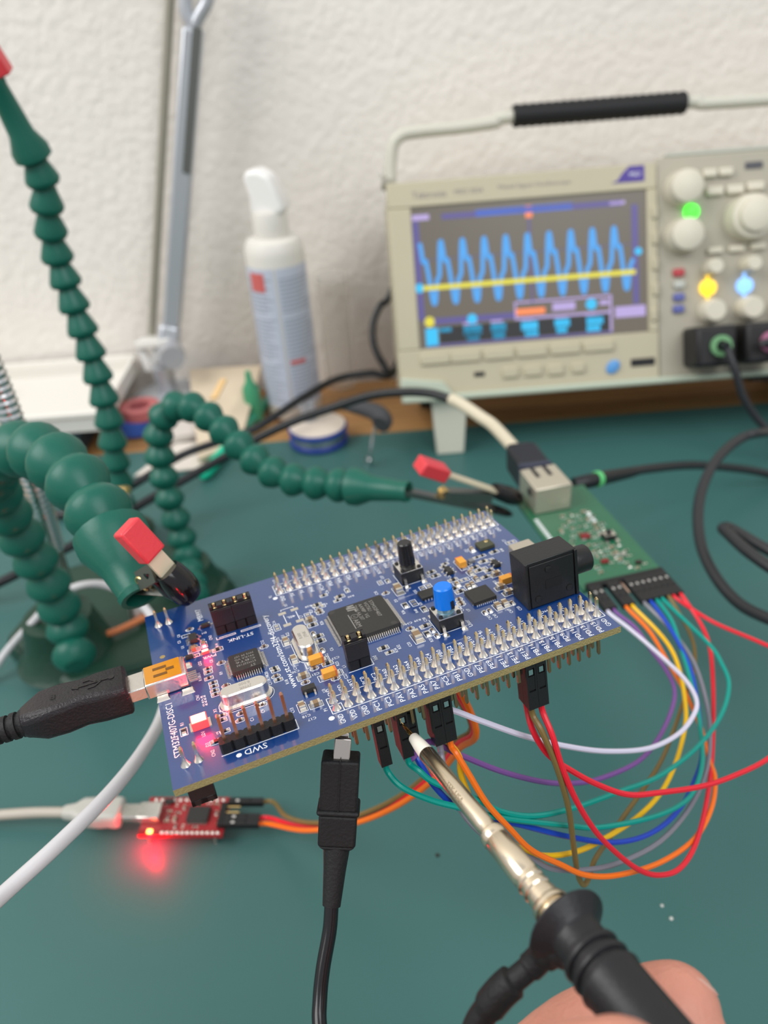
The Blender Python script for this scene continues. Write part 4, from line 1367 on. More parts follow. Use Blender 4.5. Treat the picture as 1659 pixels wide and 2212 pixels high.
def arm(pts, R, step, nozzle, prof, jitter=0.0):
    """jointed arm: a core with one bead per joint; ends in a tapered nozzle"""
    nodes = resample(pts, step)
    core = MB()
    core.tube([loc(p) for p in smooth(pts, 8)], R * 0.5, 10)
    a = core.build('arm', GREEN, third)
    unit = MB()
    unit.lathe([(r * R, t_ * step) for r, t_ in prof], n=20)
    me = unit.mesh('arm_joint', GREEN, 50)
    for i, (p, q) in enumerate(zip(nodes, nodes[1:])):
        o = put('arm_joint', me, a)
        d = (q - p).normalized()
        qn = d.to_track_quat('Z', 'Y')
        o.rotation_euler = qn.to_euler()
        o.location = loc(p)
    d = (pts[-1] - pts[-2]).normalized()
    e = nodes[-1]
    n = MB()
    n.lathe([(R * 0.75, -step * 0.1), (R * 1.08, step * 0.05), (R * 1.08, step * 0.35), (R * 0.72, step * 0.9), (R * 0.56, nozzle * 0.9), (R * 0.60, nozzle * 0.93), (R * 0.56, nozzle), (R * 0.42, nozzle), (R * 0.38, nozzle - 0.006)], loc(e), d, 22)
    n.build('nozzle', GREEN, a)
    return a, e + d * nozzle, d


# arm reaching up out of the picture on the left
zs = lambda uv, z0, z1: ramp(uv, z0, z1)
a1, e1, d1 = arm([onz(268, 1180, 0.02)] + zs([(262, 1080), (248, 985), (232, 890), (200, 775), (160, 660), (122, 550), (104, 470), (92, 380), (50, 300)], 0.47, 0.37), 0.0082, 0.0128, 0.036, BELL)
# arm arching over to the green board
a2, e2, d2 = arm([onz(420, 1300, 0.026)] + zs([(405, 1200), (370, 1090), (345, 990), (342, 920), (372, 876), (420, 880), (480, 925), (540, 985), (610, 1032), (700, 1045), (775, 1052)], 0.435, 0.352), 0.0078, 0.0118, 0.0285, SEGP)
# arm curling round on the left to the blue board
a3, e3, d3 = arm([onz(165, 1440, 0.034)] + [P(u, v, z) for u, v, z in ((150, 1365, .365), (110, 1270, .348), (60, 1180, .332), (10, 1100, .314), (-20, 1030, .294), (0, 985, .274), (60, 968, .256), (130, 1000, .240), (190, 1070, .229), (232, 1140, .222), (258, 1195, .2185))], 0.0094, 0.0142, 0.023, SEGP)

# clips
WHITE_BAR = mat('cream_metal', s2l(212, 200, 172), 0.4, 0.3)


def clip(name, base_p, jaw_p, lever_p, tip_r, upv, rl=0.0115, rw=0.0068, tl=0.0155, label=None):
    """spring clip: lever with a red sleeve, jaws in black rubber"""
    base_p, jaw_p, lever_p = V(base_p), V(jaw_p), V(lever_p)
    d = (jaw_p - lever_p).normalized()
    up = V(upv)
    up = (up - d * up.dot(d)).normalized()
    mid = jaw_p - d * tl
    mb = MB()
    mb.bar(loc(lever_p + d * rl * 0.8), loc(mid + d * 0.004), 0.0050, 0.0012, up)
    c_ = mb.build(name, WHITE_BAR, third, bev=0.0002)
    if label:
        c_['label'] = label
    mb = MB()
    mb.bar(loc(lever_p), loc(lever_p + d * rl), rw, rw * 0.72, up)
    mb.build('red_sleeve', RED_SLV, c_, bev=0.0007)
    mb = MB()
    mb.lathe([(tip_r * 0.80, 0), (tip_r * 0.92, tl * 0.15), (tip_r * 1.02, tl * 0.5), (tip_r * 0.97, tl * 0.75), (tip_r * 0.75, tl * 0.92), (tip_r * 0.35, tl)], loc(mid), d, 18, sq=0.8)
    mb.build('rubber_tip', GLOSSBLK, c_)
    # lower jaw and body coming from the arm
    low = jaw_p - up * (tip_r * 1.7)
    mb = MB()
    mb.bar(loc(base_p), loc(low - d * 0.004), 0.0045, 0.0025, up)
    bd = (mid - base_p)
    mb.bar(loc(base_p + bd * 0.45 - up * 0.002), loc(mid - up * 0.0035), 0.0046, 0.0050, up)
    mb.build('jaw_body', DKSTEEL, c_)
    mb = MB()
    mb.lathe([(tip_r * 0.7, 0), (tip_r * 0.72, 0.008), (tip_r * 0.4, 0.0115)], loc(low - d * 0.0115), d, 14, sq=0.5)
    mb.build('rubber_tip', GLOSSBLK, c_)
    pts = []
    s0 = base_p + bd * 0.45 - up * 0.0012
    ax = d.cross(up)
    for i in range(60):
        w_ = i / 59 * 2 * PI * 4
        pts.append(loc(s0 + ax * ((i / 59 - 0.5) * 0.004) + (up * math.sin(w_) + d * math.cos(w_)) * 0.0021))
    MB().tube(pts, 0.00035, 6).build('spring', BRASS, c_)
    return c_


clip('alligator_clip', e3 - d3 * 0.004, bw(13.2, 61.0, 3.6), P(270, 1136, 0.1925), 0.0047, UP * 0.6 - FWD * 0.8, 0.0102, 0.0066, 0.0105, label='clip with red sleeve gripping the blue board')
clip('alligator_clip', e2 - d2 * 0.003, GM @ V((0.0005, 0.066, 0.0035)), P(906, 1004, 0.338), 0.0050, UP * 0.8 - FWD * 0.6, 0.014, 0.0085, 0.0165, label='clip with red sleeve gripping the green board')
clip('alligator_clip', e1 - d1 * 0.003, e1 + d1 * 0.038 + V((0, 0, 0.004)), P(12, 160, 0.352) - V((0, 0, 0)), 0.0045, (1, 0, 0.4), 0.014, 0.009, 0.0155)
# post with a brass cap and copper wire on the base
q = onz(300, 1345, 0.012)
MB().cyl(loc(q), loc(P(264, 1066, 0.40)), 0.0042, 0.0042, 16).build('steel_post', mat('satin_steel', (0.6, 0.6, 0.58), 0.35, 1.0), third)
MB().lathe([(0.0044, 0), (0.0046, 0.002), (0.0034, 0.0036)], loc(P(264, 1066, 0.40)), P(264, 1066, 0.40) - q, 16).build('brass_cap', BRASS, third)
pts = smooth([onz(205, 1372, 0.017), onz(235, 1368, 0.018), onz(275, 1352, 0.018), onz(320, 1330, 0.017)], 8)
MB().tube([loc(p) for p in pts], 0.0017, 8).build('copper_lead', mat('copper_lead', s2l(196, 116, 70), 0.4), third)

# chrome gooseneck
gp = smooth([onz(168, 1350, 0.014), P(120, 1200, 0.375), P(78, 1060, 0.345), P(40, 950, 0.33), P(5, 855, 0.32), P(-45, 740, 0.31), P(-110, 620, 0.31)], 14)
o0 = gp[0].copy()
gn = thing('gooseneck', 'shiny ribbed metal gooseneck tube rising at the left edge', 'gooseneck', o0)
acc, prof_p, prof_r = 0, [], []
step = 0.00075
gp2 = resample([gp[0], gp[14], gp[28], gp[42], gp[56], gp[70], gp[84]], step)
for i, p in enumerate(gp2):
    prof_p.append(p - o0)
    prof_r.append(0.0046 + (0.0006 if i % 4 < 2 else 0.0))
smoothpart = int(len(gp2) * 0.30)
mb = MB()
mb.tube(prof_p[smoothpart:], prof_r[smoothpart:], 16)
mb.build('ribbed_tube', STEEL, gn)
mb = MB()
mb.tube(prof_p[:smoothpart + 1], 0.0040, 16)
mb.build('plain_tube', STEEL, gn)
MB().lathe([(0.007, -0.0025), (0.007, 0.003), (0.0048, 0.006)], (0, 0, 0.002), (0, 0, 1), 16).build('foot_collar', STEEL, gn)

# ================================================================== mini USB cable plugged into the blue board
pm = thing('usb_cable', 'black mini USB plug and cable entering the left edge of the blue board', 'cable', M=BM @ Matrix.Translation(V((-0.002, 0.0335, 0.002))))
MB(0.001).box2((-6.0, -3.3, -1.5), (3.0, 3.3, 1.6)).build('metal_plug', TIN, pm, bev=0.0003)
mb = MB(0.001)


def rr(w_, h_, c):
    return [(-w_ + c, -h_), (w_ - c, -h_), (w_, -h_ + c), (w_, h_ - c), (w_ - c, h_), (-w_ + c, h_), (-w_, h_ - c), (-w_, -h_ + c)]


def loftx(mb, secs):
    """rounded-rectangle sections (x, half width, half height, corner, centre y, centre z)"""
    vs_, fs = [], []
    n = 8
    for x, w_, h_, c, y, z in secs:
        vs_ += [(x, y + a, z + b) for a, b in rr(w_, h_, c)]
    for i in range(len(secs) - 1):
        for k in range(n):
            fs.append((i * n + k, i * n + (k + 1) % n, (i + 1) * n + (k + 1) % n, (i + 1) * n + k))
    fs.append(tuple(range(n - 1, -1, -1)))
    fs.append(tuple(range((len(secs) - 1) * n, len(secs) * n)))
    mb.add(vs_, fs)


loftx(mb, [(-3.2, 4.7, 3.6, 0.8, 0, 0.4), (-3.8, 5.0, 3.9, 1.0, 0, 0.4), (-9, 5.0, 3.9, 1.0, 0.3, 0.4), (-13, 4.3, 3.9, 1.0, 0.5, 0.4), (-17, 5.0, 3.9, 1.0, 0.8, 0.3), (-21.5, 5.0, 3.8, 1.2, 1.0, 0.2), (-24.5, 3.6, 3.2, 1.4, 1.0, 0.0), (-26, 2.9, 2.9, 1.4, 1.0, -0.2)])
ov = mb.build('plug_grip', mat('plug_rubber', (0.012, 0.010, 0.012), 0.4, bump=0.25, bscale=1800, spec=0.45), pm, bev=0.0006)
mb = MB(0.001)
# moulded trident symbol and letter on the grip
z = 4.32
for a, b, w_ in (((-6, 0.4), (-13, 0.6), 0.5), ((-9, 0.5), (-10.6, 2.0), 0.4), ((-10.6, 2.0), (-12, 2.0), 0.4), ((-8, 0.5), (-9.6, -1.0), 0.4), ((-9.6, -1.0), (-11, -1.0), 0.4)):
    mb.bar((a[0], a[1], z), (b[0], b[1], z), w_, 0.25, (0, 0, 1))
mb.lathe([(0.7, 0), (0.7, 0.25)], (-6, 0.4, z - 0.1), (0, 0, 1), 12)
mb.prism([(-13, -0.1), (-12.9, 1.3), (-14.4, 0.6)], z - 0.1, z + 0.12)
put_text(mb, 'B', -18.5, 0.4, z + 0.02, 2.6, PI)
mb.build('moulded_symbol', GLOSSBLK, ov)
mb = MB(0.001)
prof = []
for i in range(9):
    x = i * 2.0
    prof += [(3.0 - i * 0.08, x), (3.0 - i * 0.08, x + 1.1), (2.4 - i * 0.05, x + 1.2), (2.4 - i * 0.05, x + 1.9)]
mb.lathe(prof, (-25, 1.0, -0.2), (-1, 0.09, -0.06), 18)
mb.build('strain_relief', RUB, pm)
mb = MB(0.001)
mb.tube(smooth([(-41, 2.4, -1.2), (-60, 4.5, -3), (-90, 8, -14), (-130, 10, -50), (-170, 0, -100), (-200, -20, -138)], 8), 2.0, 10)
mb.build('cord', CABLE, pm)


# ================================================================== loose cables
def cable(name, label, pts, r, m_, parts=None, group=None, n=10, sm=8):
    pts = [V(p) for p in pts]
    t_ = thing(name, label, 'cable', pts[0], group)
    MB().tube(smooth(rel(t_, pts), sm), r, n).build('cord', m_, t_)
    return t_


WHITEC = mat('white_cable', s2l(206, 204, 206), 0.4)
GREYC = mat('warm_grey_cable', s2l(176, 168, 156), 0.45)
cable('white_cable', 'smooth white cable looping from behind the stand down to the lower left', [onz(-150, 1560, 0.0022), onz(-40, 1475, 0.003), P(20, 1400, 0.395), P(70, 1345, 0.382), P(120, 1292, 0.375), P(165, 1268, 0.37), P(215, 1262, 0.362), P(265, 1278, 0.352), P(310, 1310, 0.34), P(350, 1370, 0.32), P(368, 1450, 0.29), P(352, 1540, 0.255), P(310, 1620, 0.225), P(240, 1710, 0.205), P(130, 1820, 0.19), P(20, 1920, 0.18), P(-80, 2010, 0.17), P(-200, 2110, 0.165)], 0.0019, WHITEC)
# USB plug of the red adapter
fu = thing('usb_cable', 'grey USB plug and cable feeding the red adapter board', 'cable', FM @ V((-0.0015, 0.0088, 0.002)))


def fl_(x, y, z):
    return (FM.to_3x3() @ V((x, y, z))) * 0.001


mb = MB()
mb.T = FM.to_3x3().to_4x4()
mb2 = MB(0.001)
loftx(mb2, [(-7.0, 3.3, 1.5, 0.4, 0, 0), (1.5, 3.3, 1.5, 0.4, 0, 0)])
R4 = FM.to_3x3().to_4x4()
o = mb2.build('metal_plug', TIN, fu)
o.rotation_euler = FM.to_euler()
mb2 = MB(0.001)
loftx(mb2, [(-6.6, 5.4, 3.6, 1.2, 0, 0), (-9, 5.8, 4.0, 1.4, 0, 0), (-12, 5.4, 3.9, 1.4, 0, 0), (-15, 5.9, 4.0, 1.6, 0, 0), (-23, 5.6, 3.8, 1.8, 0, 0), (-26, 3.4, 3.0, 1.4, 0, 0), (-31, 2.6, 2.4, 1.2, 0, 0)])
o = mb2.build('plug_grip', mat('pale_grey_plug', s2l(178, 176, 168), 0.4, var=0.05, vscale=200), fu, bev=0.001)
o.rotation_euler = FM.to_euler()
mb2 = MB(0.001)
mb2.tube(smooth([(-30, 0, 0), (-45, 0.5, -1), (-70, 0, -3), (-110, -2, -4.5), (-160, -8, -5)], 8), 2.1, 10)
o = mb2.build('cord', GREYC, fu)
o.rotation_euler = FM.to_euler()

# USB cable into the green board's socket
ub = GM @ V((0.0123, 0.0735, 0.0068))
uc = thing('usb_cable', 'thick black cable with cream sleeve plugged into the metal socket', 'cable', ub)
dv = (P(1085, 935, 0.44) - ub)
mbp = MB()
pd = (P(1100, 950, 0.425) - ub).normalized()
upg = V((0, 0, 1))
mbp.bar(V((0, 0, 0)) - pd * 0.006, pd * 0.006, 0.0115, 0.0105, upg)
mbp.build('metal_plug', TIN, uc)
mbp = MB()
mbp.bar(pd * 0.004, pd * 0.030, 0.0150, 0.0135, upg)
mbp.bar(pd * 0.030, pd * 0.036, 0.0150, 0.0135, upg, 0, 0.010, 0.010)
mbp.build('plug_grip', mat('plug_black', (0.014, 0.014, 0.018), 0.45, spec=0.45), uc, bev=0.0012)
mbp = MB()
mbp.bar(pd * 0.0035, pd * 0.0065, 0.0158, 0.0142, upg)
mbp.build('plug_rim', mat('plug_rim_blue', (0.03, 0.035, 0.06), 0.4), uc, bev=0.0006)
pe = ub + pd * 0.034
slv = [pe, P(1068, 922, 0.435), P(1040, 902, 0.443), P(1000, 875, 0.452), P(975, 862, 0.458)]
MB().tube(smooth(rel(uc, slv), 6), 0.0034, 12).build('cream_sleeve', mat('cream_sleeve', s2l(206, 196, 172), 0.45), uc)
crd = [P(978, 864, 0.457), P(930, 850, 0.465), P(870, 847, 0.475), P(800, 855, 0.485), P(720, 880, 0.495), P(640, 908, 0.50), P(560, 945, 0.505), P(480, 990, 0.505), P(400, 1035, 0.50), P(300, 1092, 0.49), P(190, 1160, 0.475), P(90, 1212, 0.46), P(0, 1258, 0.447), onz(-120, 1310, 0.004), onz(-260, 1360, 0.004)]
MB().tube(smooth(rel(uc, crd), 8), 0.0027, 10).build('cord', CABLE, uc)
cable('black_cable', 'black cable from behind the oscilloscope running left across the bench', [V((0.03, 0.60, 0.06)), P(850, 803, 0.60), P(800, 806, 0.60), P(730, 818, 0.595), P(660, 855, 0.575), P(600, 895, 0.56), P(545, 928, 0.55), P(470, 955, 0.545), P(390, 985, 0.54), P(300, 1040, 0.52), onz(200, 1098, 0.004), onz(140, 1112, 0.004), onz(60, 1098, 0.004), onz(-60, 1070, 0.004), onz(-200, 1050, 0.004)], 0.0028, CABLE)
cable('black_cable', 'short black cable arc beside the left edge of the oscilloscope', [V((0.045, 0.60, 0.14)), P(845, 632, 0.585), P(822, 660, 0.585), P(806, 700, 0.585), P(808, 745, 0.585), P(826, 783, 0.585), P(850, 803, 0.59), V((0.04, 0.60, 0.04))], 0.0026, CABLE)


# oscilloscope probe leads
tip = bw(46.55, 4.95, -8.2)
far = P(1222, 1998, 0.120)
pdir = (far - tip).normalized()
PL = (far - tip).length
def probe_lead(label, lx, ring, pts):
    c = SM @ V((lx, -0.057, 0.006))
    t_ = thing('probe_lead', label, 'probe lead', c, 'probe leads on the oscilloscope inputs')
    R_ = SM.to_3x3()
    def q(x, y, z):
        return R_ @ (V((x, y, z)) * 0.001)
    mb = MB()
    mb.T = SM.to_3x3().to_4x4()
    mb.box((0, 0, 0.006), (0.0255, 0.0255, 0.026))
    b_ = mb.build('plug_body', mat('plug_body_black', (0.012, 0.011, 0.012), 0.5), t_, bev=0.0025)
    mb = MB()
    mb.T = SM.to_3x3().to_4x4()
    mb.lathe([(0.0066, 0.0185), (0.0066, 0.0215), (0.0036, 0.0215), (0.0036, 0.0185)], (0.002, 0, 0), (0, 0, 1), 24)
    mb.build('colour_ring', ring, t_)
    s = c + R_ @ V((0.002, 0, 0.0195))
    n_ = R_ @ V((0, 0, 1))
    MB().tube(smooth(rel(t_, [s, s + n_ * 0.008] + pts), 8), 0.0025, 10).build('cord', mat('dark_grey_cable', (0.02, 0.021, 0.024), 0.36), t_)
    return t_


glead = probe_lead('oscilloscope probe lead with a green ring on its square plug', 0.110, mat('green_ring', s2l(110, 160, 112), 0.5), [P(1570, 752, 0.50), P(1588, 800, 0.50), P(1606, 858, 0.505), P(1640, 910, 0.51), P(1690, 950, 0.51), onz(1800, 1010, 0.003), onz(1850, 1120, 0.003), onz(1780, 1060, 0.0025), P(1700, 1032, 0.50), P(1659, 1024, 0.495), P(1600, 1013, 0.48), P(1500, 1005, 0.455), P(1400, 1013, 0.425), P(1330, 1026, 0.404), P(1290, 1035, 0.394), P(1250, 1045, 0.392)])
dg = (P(1300, 1033, 0.396) - P(1280, 1037, 0.392)).normalized()
cg = P(1290, 1035, 0.394)
tpr = glead
MB().tube(smooth(rel(tpr, [P(1240, 1047, 0.391), P(1265, 1041, 0.392), P(1290, 1035, 0.394)]), 6), 0.0036, 14).build('lead_sleeve', CABLE, tpr)
MB().tube(smooth(rel(tpr, [P(1242, 1047, 0.391), P(1236, 1052, 0.386), GM @ V((0.0235, 0.066, 0.0002))]), 5), 0.0007, 8).build('probe_tip', STEEL, tpr)
MB().lathe([(0.0039, -0.0014), (0.0041, 0), (0.0039, 0.0014)], cg - V(tpr.location), dg, 20).build('green_band', mat('green_band', s2l(96, 196, 120), 0.4), tpr)
MB().lathe([(0.0036, 0), (0.0034, 0.012), (0.0029, 0.03), (0.0024, 0.036)], cg - V(tpr.location), P(1400, 1013, 0.425) - cg, 18).build('taper', CABLE, tpr)
probe_lead('oscilloscope probe lead with a pink ring on its square plug', 0.1415, mat('pink_ring', s2l(176, 110, 140), 0.5), [P(1648, 742, 0.50), P(1680, 748, 0.50), P(1740, 800, 0.50), onz(1820, 900, 0.003), onz(1760, 930, 0.003), P(1659, 934, 0.44), P(1605, 945, 0.425), P(1555, 985, 0.41), P(1522, 1040, 0.395), P(1508, 1105, 0.38), P(1515, 1180, 0.365), P(1545, 1245, 0.35), P(1590, 1298, 0.337), P(1640, 1328, 0.325), P(1700, 1345, 0.315), P(1790, 1330, 0.31), P(1800, 1270, 0.31), P(1700, 1245, 0.32), P(1620, 1195, 0.335), P(1570, 1150, 0.35), P(1562, 1141, 0.357), P(1578, 1142, 0.362), P(1630, 1172, 0.352), P(1700, 1215, 0.34), P(1850, 1330, 0.32), onz(2150, 1500, 0.03), tip + pdir * (PL * 3.1 + 0.10) + V((0.09, 0.03, -0.06)), tip + pdir * (PL * 3.1 + 0.05) + V((0.015, 0, -0.006)), tip + pdir * (PL * 3.05)])

# ================================================================== ground clip lead
gt = bw(34.4, 5.6, -6.0)
gtop = P(737, 1632, 0.1655)
gl = thing('ground_clip', 'black insulated ground clip hooked on a pin under the near board edge', 'clip', gtop)
gdir = (P(728, 1825, 0.168) - gtop).normalized()
sidev = gdir.cross(FWD).normalized()
facev = sidev.cross(gdir)
mb = MB()
L_ = (P(728, 1825, 0.168) - gtop).length
mb.bar(V((0, 0, 0)), gdir * L_ * 0.56, 0.0078, 0.0062, facev)
mb.bar(gdir * L_ * 0.54, gdir * L_ * 0.60, 0.0088, 0.0070, facev, 0)
mb.bar(gdir * L_ * 0.60, gdir * L_ * 0.95, 0.0078, 0.0062, facev)
mb.bar(gdir * L_ * 0.95, gdir * L_ * 1.0, 0.0078, 0.0062, facev, 0, 0.0055, 0.005)
gbod = mb.build('boot', RUB, gl, bev=0.0012, seg=3)
mb = MB()
mb.bar(gdir * -0.0002 + facev * 0.0, gdir * L_ * 0.55, 0.0002, 0.0066, facev)
mb.build('mould_seam', RUB, gbod)
nk = P(716, 1960, 0.166) - gtop
mb = MB()
mb.lathe([(0.0029, 0), (0.0024, 0.005), (0.0019, (nk - gdir * L_).length)], gdir * L_ * 0.98, nk - gdir * L_, 16)
mb.build('tapered_neck', RUB, gl)
mb = MB()
mb.tube(smooth([nk * 0.99, P(712, 2010, 0.165) - gtop, P(698, 2090, 0.163) - gtop, P(691, 2160, 0.161) - gtop, P(692, 2230, 0.158) - gtop, P(720, 2400, 0.15) - gtop, P(900, 2600, 0.14) - gtop, P(1000, 2500, 0.132) - gtop, P(1006, 2330, 0.127) - gtop], 8), 0.00155, 10)
mb.build('cord', mat('black_lead_gloss', (0.008, 0.008, 0.010), 0.2), gl)
mb = MB()
jj = gt - gtop
mb.bar(gdir * 0.006 + facev * 0.0006, jj * 0.45 - sidev * 0.0, 0.0034, 0.0016, facev, 0, 0.0028, 0.0016)
mb.bar(jj * 0.45, jj * 1.05, 0.0028, 0.0014, facev, 0, 0.0022, 0.0012)
mb.bar(gdir * 0.006 - facev * 0.0022, jj * 0.9 - facev * 0.0016, 0.0034, 0.0008, facev)
mb.build('jaws', mat('jaw_nickel', (0.55, 0.50, 0.46), 0.18, 1.0), gl, bev=0.0002)

# ================================================================== handheld probe
pr = thing('test_probe', 'oscilloscope probe with brass-coloured barrel touching a connector under the board', 'probe', far)


def pp(t_):
    return tip + pdir * (t_ * PL) - far


def seg(name, m_, prof, n=28, parent=pr):
    mb = MB()
    mb.lathe([(r * 0.001, t_ * PL) for r, t_ in prof], tip - far, pdir, n)
    return mb.build(name, m_, parent)


CHAMP = mat('nickel_brass', (0.76, 0.66, 0.51), 0.24, 1.0)
seg('probe_needle', mat('gold_needle', (0.75, 0.50, 0.16), 0.18, 1.0), [(0.10, 0.0), (0.28, 0.025), (0.34, 0.06), (0.46, 0.062), (0.46, 0.085), (0.62, 0.09), (0.62, 0.11)], 14)
seg('white_nose', mat('white_nose', s2l(226, 220, 208), 0.4), [(0.78, 0.098), (1.12, 0.104), (1.43, 0.155), (1.64, 0.208)])
bar_ = seg('barrel', CHAMP, [(1.60, 0.205), (1.71, 0.208), (1.71, 0.595), (1.62, 0.60), (1.62, 0.622), (1.94, 0.628), (2.30, 0.634), (2.37, 0.655), (2.17, 0.66), (2.17, 0.668), (2.34, 0.674), (2.37, 0.815), (2.19, 0.82), (2.19, 0.83), (2.46, 0.835), (2.46, 0.845), (2.19, 0.85), (2.19, 0.86), (2.46, 0.865), (2.46, 0.875), (2.19, 0.88), (2.19, 0.888), (2.46, 0.893), (2.51, 0.92), (2.96, 0.925), (3.13, 0.932), (3.13, 0.945), (2.51, 0.95), (2.51, 0.957), (2.96, 0.962), (2.99, 0.975), (2.51, 0.98), (2.51, 1.04)])
mb = MB()
ax_side = pdir.cross(-FWD).normalized()
ax_n = ax_side.cross(pdir).normalized()
if ax_n.dot(FWD) > 0:
    ax_n = -ax_n
tm = MB(0.001)
put_text(tm, 'TEK USA', 0, 0, 0, 1.5)
Mt = Matrix((pdir, ax_n.cross(pdir), ax_n)).transposed()
mb.add([pp(0.44) + Mt @ (V(v) * 0.001) + ax_n * 0.00173 for v in tm.v], tm.f)
mb.build('engraving', mat('engraved_brass', (0.42, 0.36, 0.25), 0.4, 0.8), bar_)
hdl = seg('handle', mat('probe_black', (0.011, 0.011, 0.013), 0.42, bump=0.1, bscale=1500, spec=0.45), [(2.7, 1.006), (6.1, 1.0), (6.5, 1.003), (6.5, 1.008), (6.2, 1.013), (4.7, 1.034), (4.15, 1.045), (4.0, 1.05), (4.0, 1.095), (4.5, 1.1), (4.65, 1.108), (4.5, 1.116), (4.0, 1.12), (4.05, 1.132), (4.6, 1.137), (4.75, 1.145), (4.6, 1.153), (4.1, 1.157), (4.15, 1.17), (4.75, 1.175), (4.9, 1.183), (4.75, 1.192), (4.6, 1.2), (4.65, 1.4), (4.9, 1.8), (5.2, 2.4), (4.6, 2.7), (2.6, 2.85), (2.4, 3.1)], 32)
mb = MB()
g0 = P(1188, 2050, 0.1205)
mb.tube(smooth([p - far for p in (P(1232, 2045, 0.118), g0, P(1150, 2085, 0.122), P(1118, 2112, 0.122), P(1085, 2140, 0.1225), P(1052, 2180, 0.1235), P(1025, 2225, 0.1245), P(1010, 2290, 0.126), P(1006, 2330, 0.127))], 6), [0.0030] * 4 + [0.0027] * 5 + [0.0021] * 5 + [0.0018] * 6 + [0.0025] * 10 + [0.0021] * 9 + [0.0017] * 10, 12)
mb.build('ground_stub', RUB, pr)

# ================================================================== hand
SKIN = mat('skin', s2l(206, 142, 122), 0.5, bump=0.25, bscale=900, var=0.10, vscale=90, sss=0.25)
NAIL = mat('nail', s2l(222, 176, 160), 0.3)


def hand():
    org = P(1150, 2560, 0.115)
    root_ = thing('person', 'left hand of a person pinching the probe handle between thumb and fingers', 'person', org)
    mb = MB()

    def limb(chain):
        """tapered limb with round ends; limbs overlap and are fused into one skin below"""
        pts = [p - org for p, r in chain]
        q = smooth(pts, 6)
        rs = []
        for i in range(len(q)):
            k = min(i / 6, len(chain) - 1 - 1e-6)
            j = int(k)
            rs.append(chain[j][1] + (chain[j + 1][1] - chain[j][1]) * (k - j))
        mb.tube(q, rs, 18)
        for p, r in ((q[0], rs[0]), (q[-1], rs[-1])):
            mb.sphere(p, r * 0.995, 18, 10)

    pc = P(760, 2820, 0.140)
    wrist = pc + V((-0.035, -0.055, 0.0))
    elbow = pc + V((-0.10, -0.20, 0.01))
    kI, kM, kR, kL = P(905, 2590, 0.139), P(900, 2740, 0.143), P(890, 2880, 0.147), P(870, 3020, 0.151)
    limb([(elbow, 0.036), (wrist - V((0.03, 0.07, 0)), 0.031), (wrist, 0.025), (pc, 0.022)])
    for k_, r in ((kI, 0.0135), (kM, 0.013), (kR, 0.0125), (kL, 0.0115)):
        limb([(wrist + (k_ - pc) * 0.35, 0.019), ((pc + k_) / 2, 0.0165), (k_, r)])
    # index finger behind the probe, then the others curled beneath it
    limb([(kI, 0.0120), (P(1030, 2490, 0.138), 0.0098), (P(1225, 2285, 0.137), 0.0086), (P(1360, 2212, 0.134), 0.0079), (P(1425, 2190, 0.132), 0.0077), (P(1458, 2180, 0.131), 0.0074)])
    limb([(kM, 0.0120), (P(1040, 2640, 0.139), 0.0098), (P(1220, 2520, 0.133), 0.0086), (P(1400, 2400, 0.128), 0.0078), (P(1530, 2310, 0.125), 0.0068)])
    limb([(kR, 0.0115), (P(1040, 2800, 0.144), 0.0096), (P(1210, 2720, 0.138), 0.0084), (P(1340, 2620, 0.132), 0.0072)])
    limb([(kL, 0.0105), (P(1010, 2960, 0.149), 0.0086), (P(1150, 2910, 0.144), 0.0074), (P(1260, 2830, 0.138), 0.0064)])
    # thumb in front of the probe
    limb([(pc + V((-0.012, -0.018, 0.004)), 0.019), (P(840, 2830, 0.114), 0.0150), (P(990, 2600, 0.104), 0.0112), (P(1170, 2470, 0.0965), 0.0098), (P(1290, 2388, 0.0943), 0.0092), (P(1345, 2358, 0.0937), 0.0080)])
    o = mb.build('hand', SKIN, root_)
    rm = o.modifiers.new('fuse', 'REMESH')
    rm.mode = 'VOXEL'
    rm.voxel_size = 0.0011
    rm.use_smooth_shade = True
    sm = o.modifiers.new('soften', 'SMOOTH')
    sm.factor = 0.5
    sm.iterations = 8
    # nail of the index finger, on the far right side of the tip
    mb = MB()
    nc = P(1507, 2122, 0.1315) - org
    axn = (P(1478, 2163, 0.129) - P(1400, 2195, 0.130)).normalized()
    mb.lathe([(0.0002, -0.0005), (0.0030, -0.0002), (0.0034, 0.0004), (0.0024, 0.0008), (0.0004, 0.0010)], nc, (RIGHT * 0.6 + UP * 0.75 + FWD * 0.25), 18)
    mb.build('fingernail', NAIL, root_)
    return root_


hand()

# ================================================================== things at the back of the bench
# spray bottle
bp_ = onz(640, 885)
bt = thing('bottle', 'tall white printed bottle with a white nozzle beside the oscilloscope', 'bottle', bp_)
BW = mat('bottle_white', s2l(216, 212, 204), 0.45)
MB().lathe([(0.0195, 0), (0.021, 0.002), (0.021, 0.124), (0.0205, 0.129), (0.0185, 0.133), (0.012, 0.135)], (0, 0, 0), (0, 0, 1), 36).build('bottle_body', BW, bt)
mb = MB()


def sleeve(mb, a0, a1, z0, z1, r=0.02112, n=18):
    vs_, fs = [], []
    for i in range(n + 1):
        w_ = a0 + (a1 - a0) * i / n
        for z in (z0, z1):
            for rr_ in (r, r + 0.00012):
                vs_.append((rr_ * math.cos(w_), rr_ * math.sin(w_), z))
    for i in range(n):
        k = i * 4
        fs += [(k + 1, k + 5, k + 7, k + 3), (k, k + 2, k + 6, k + 4), (k, k + 4, k + 5, k + 1), (k + 2, k + 3, k + 7, k + 6)]
    mb.add(vs_, fs)


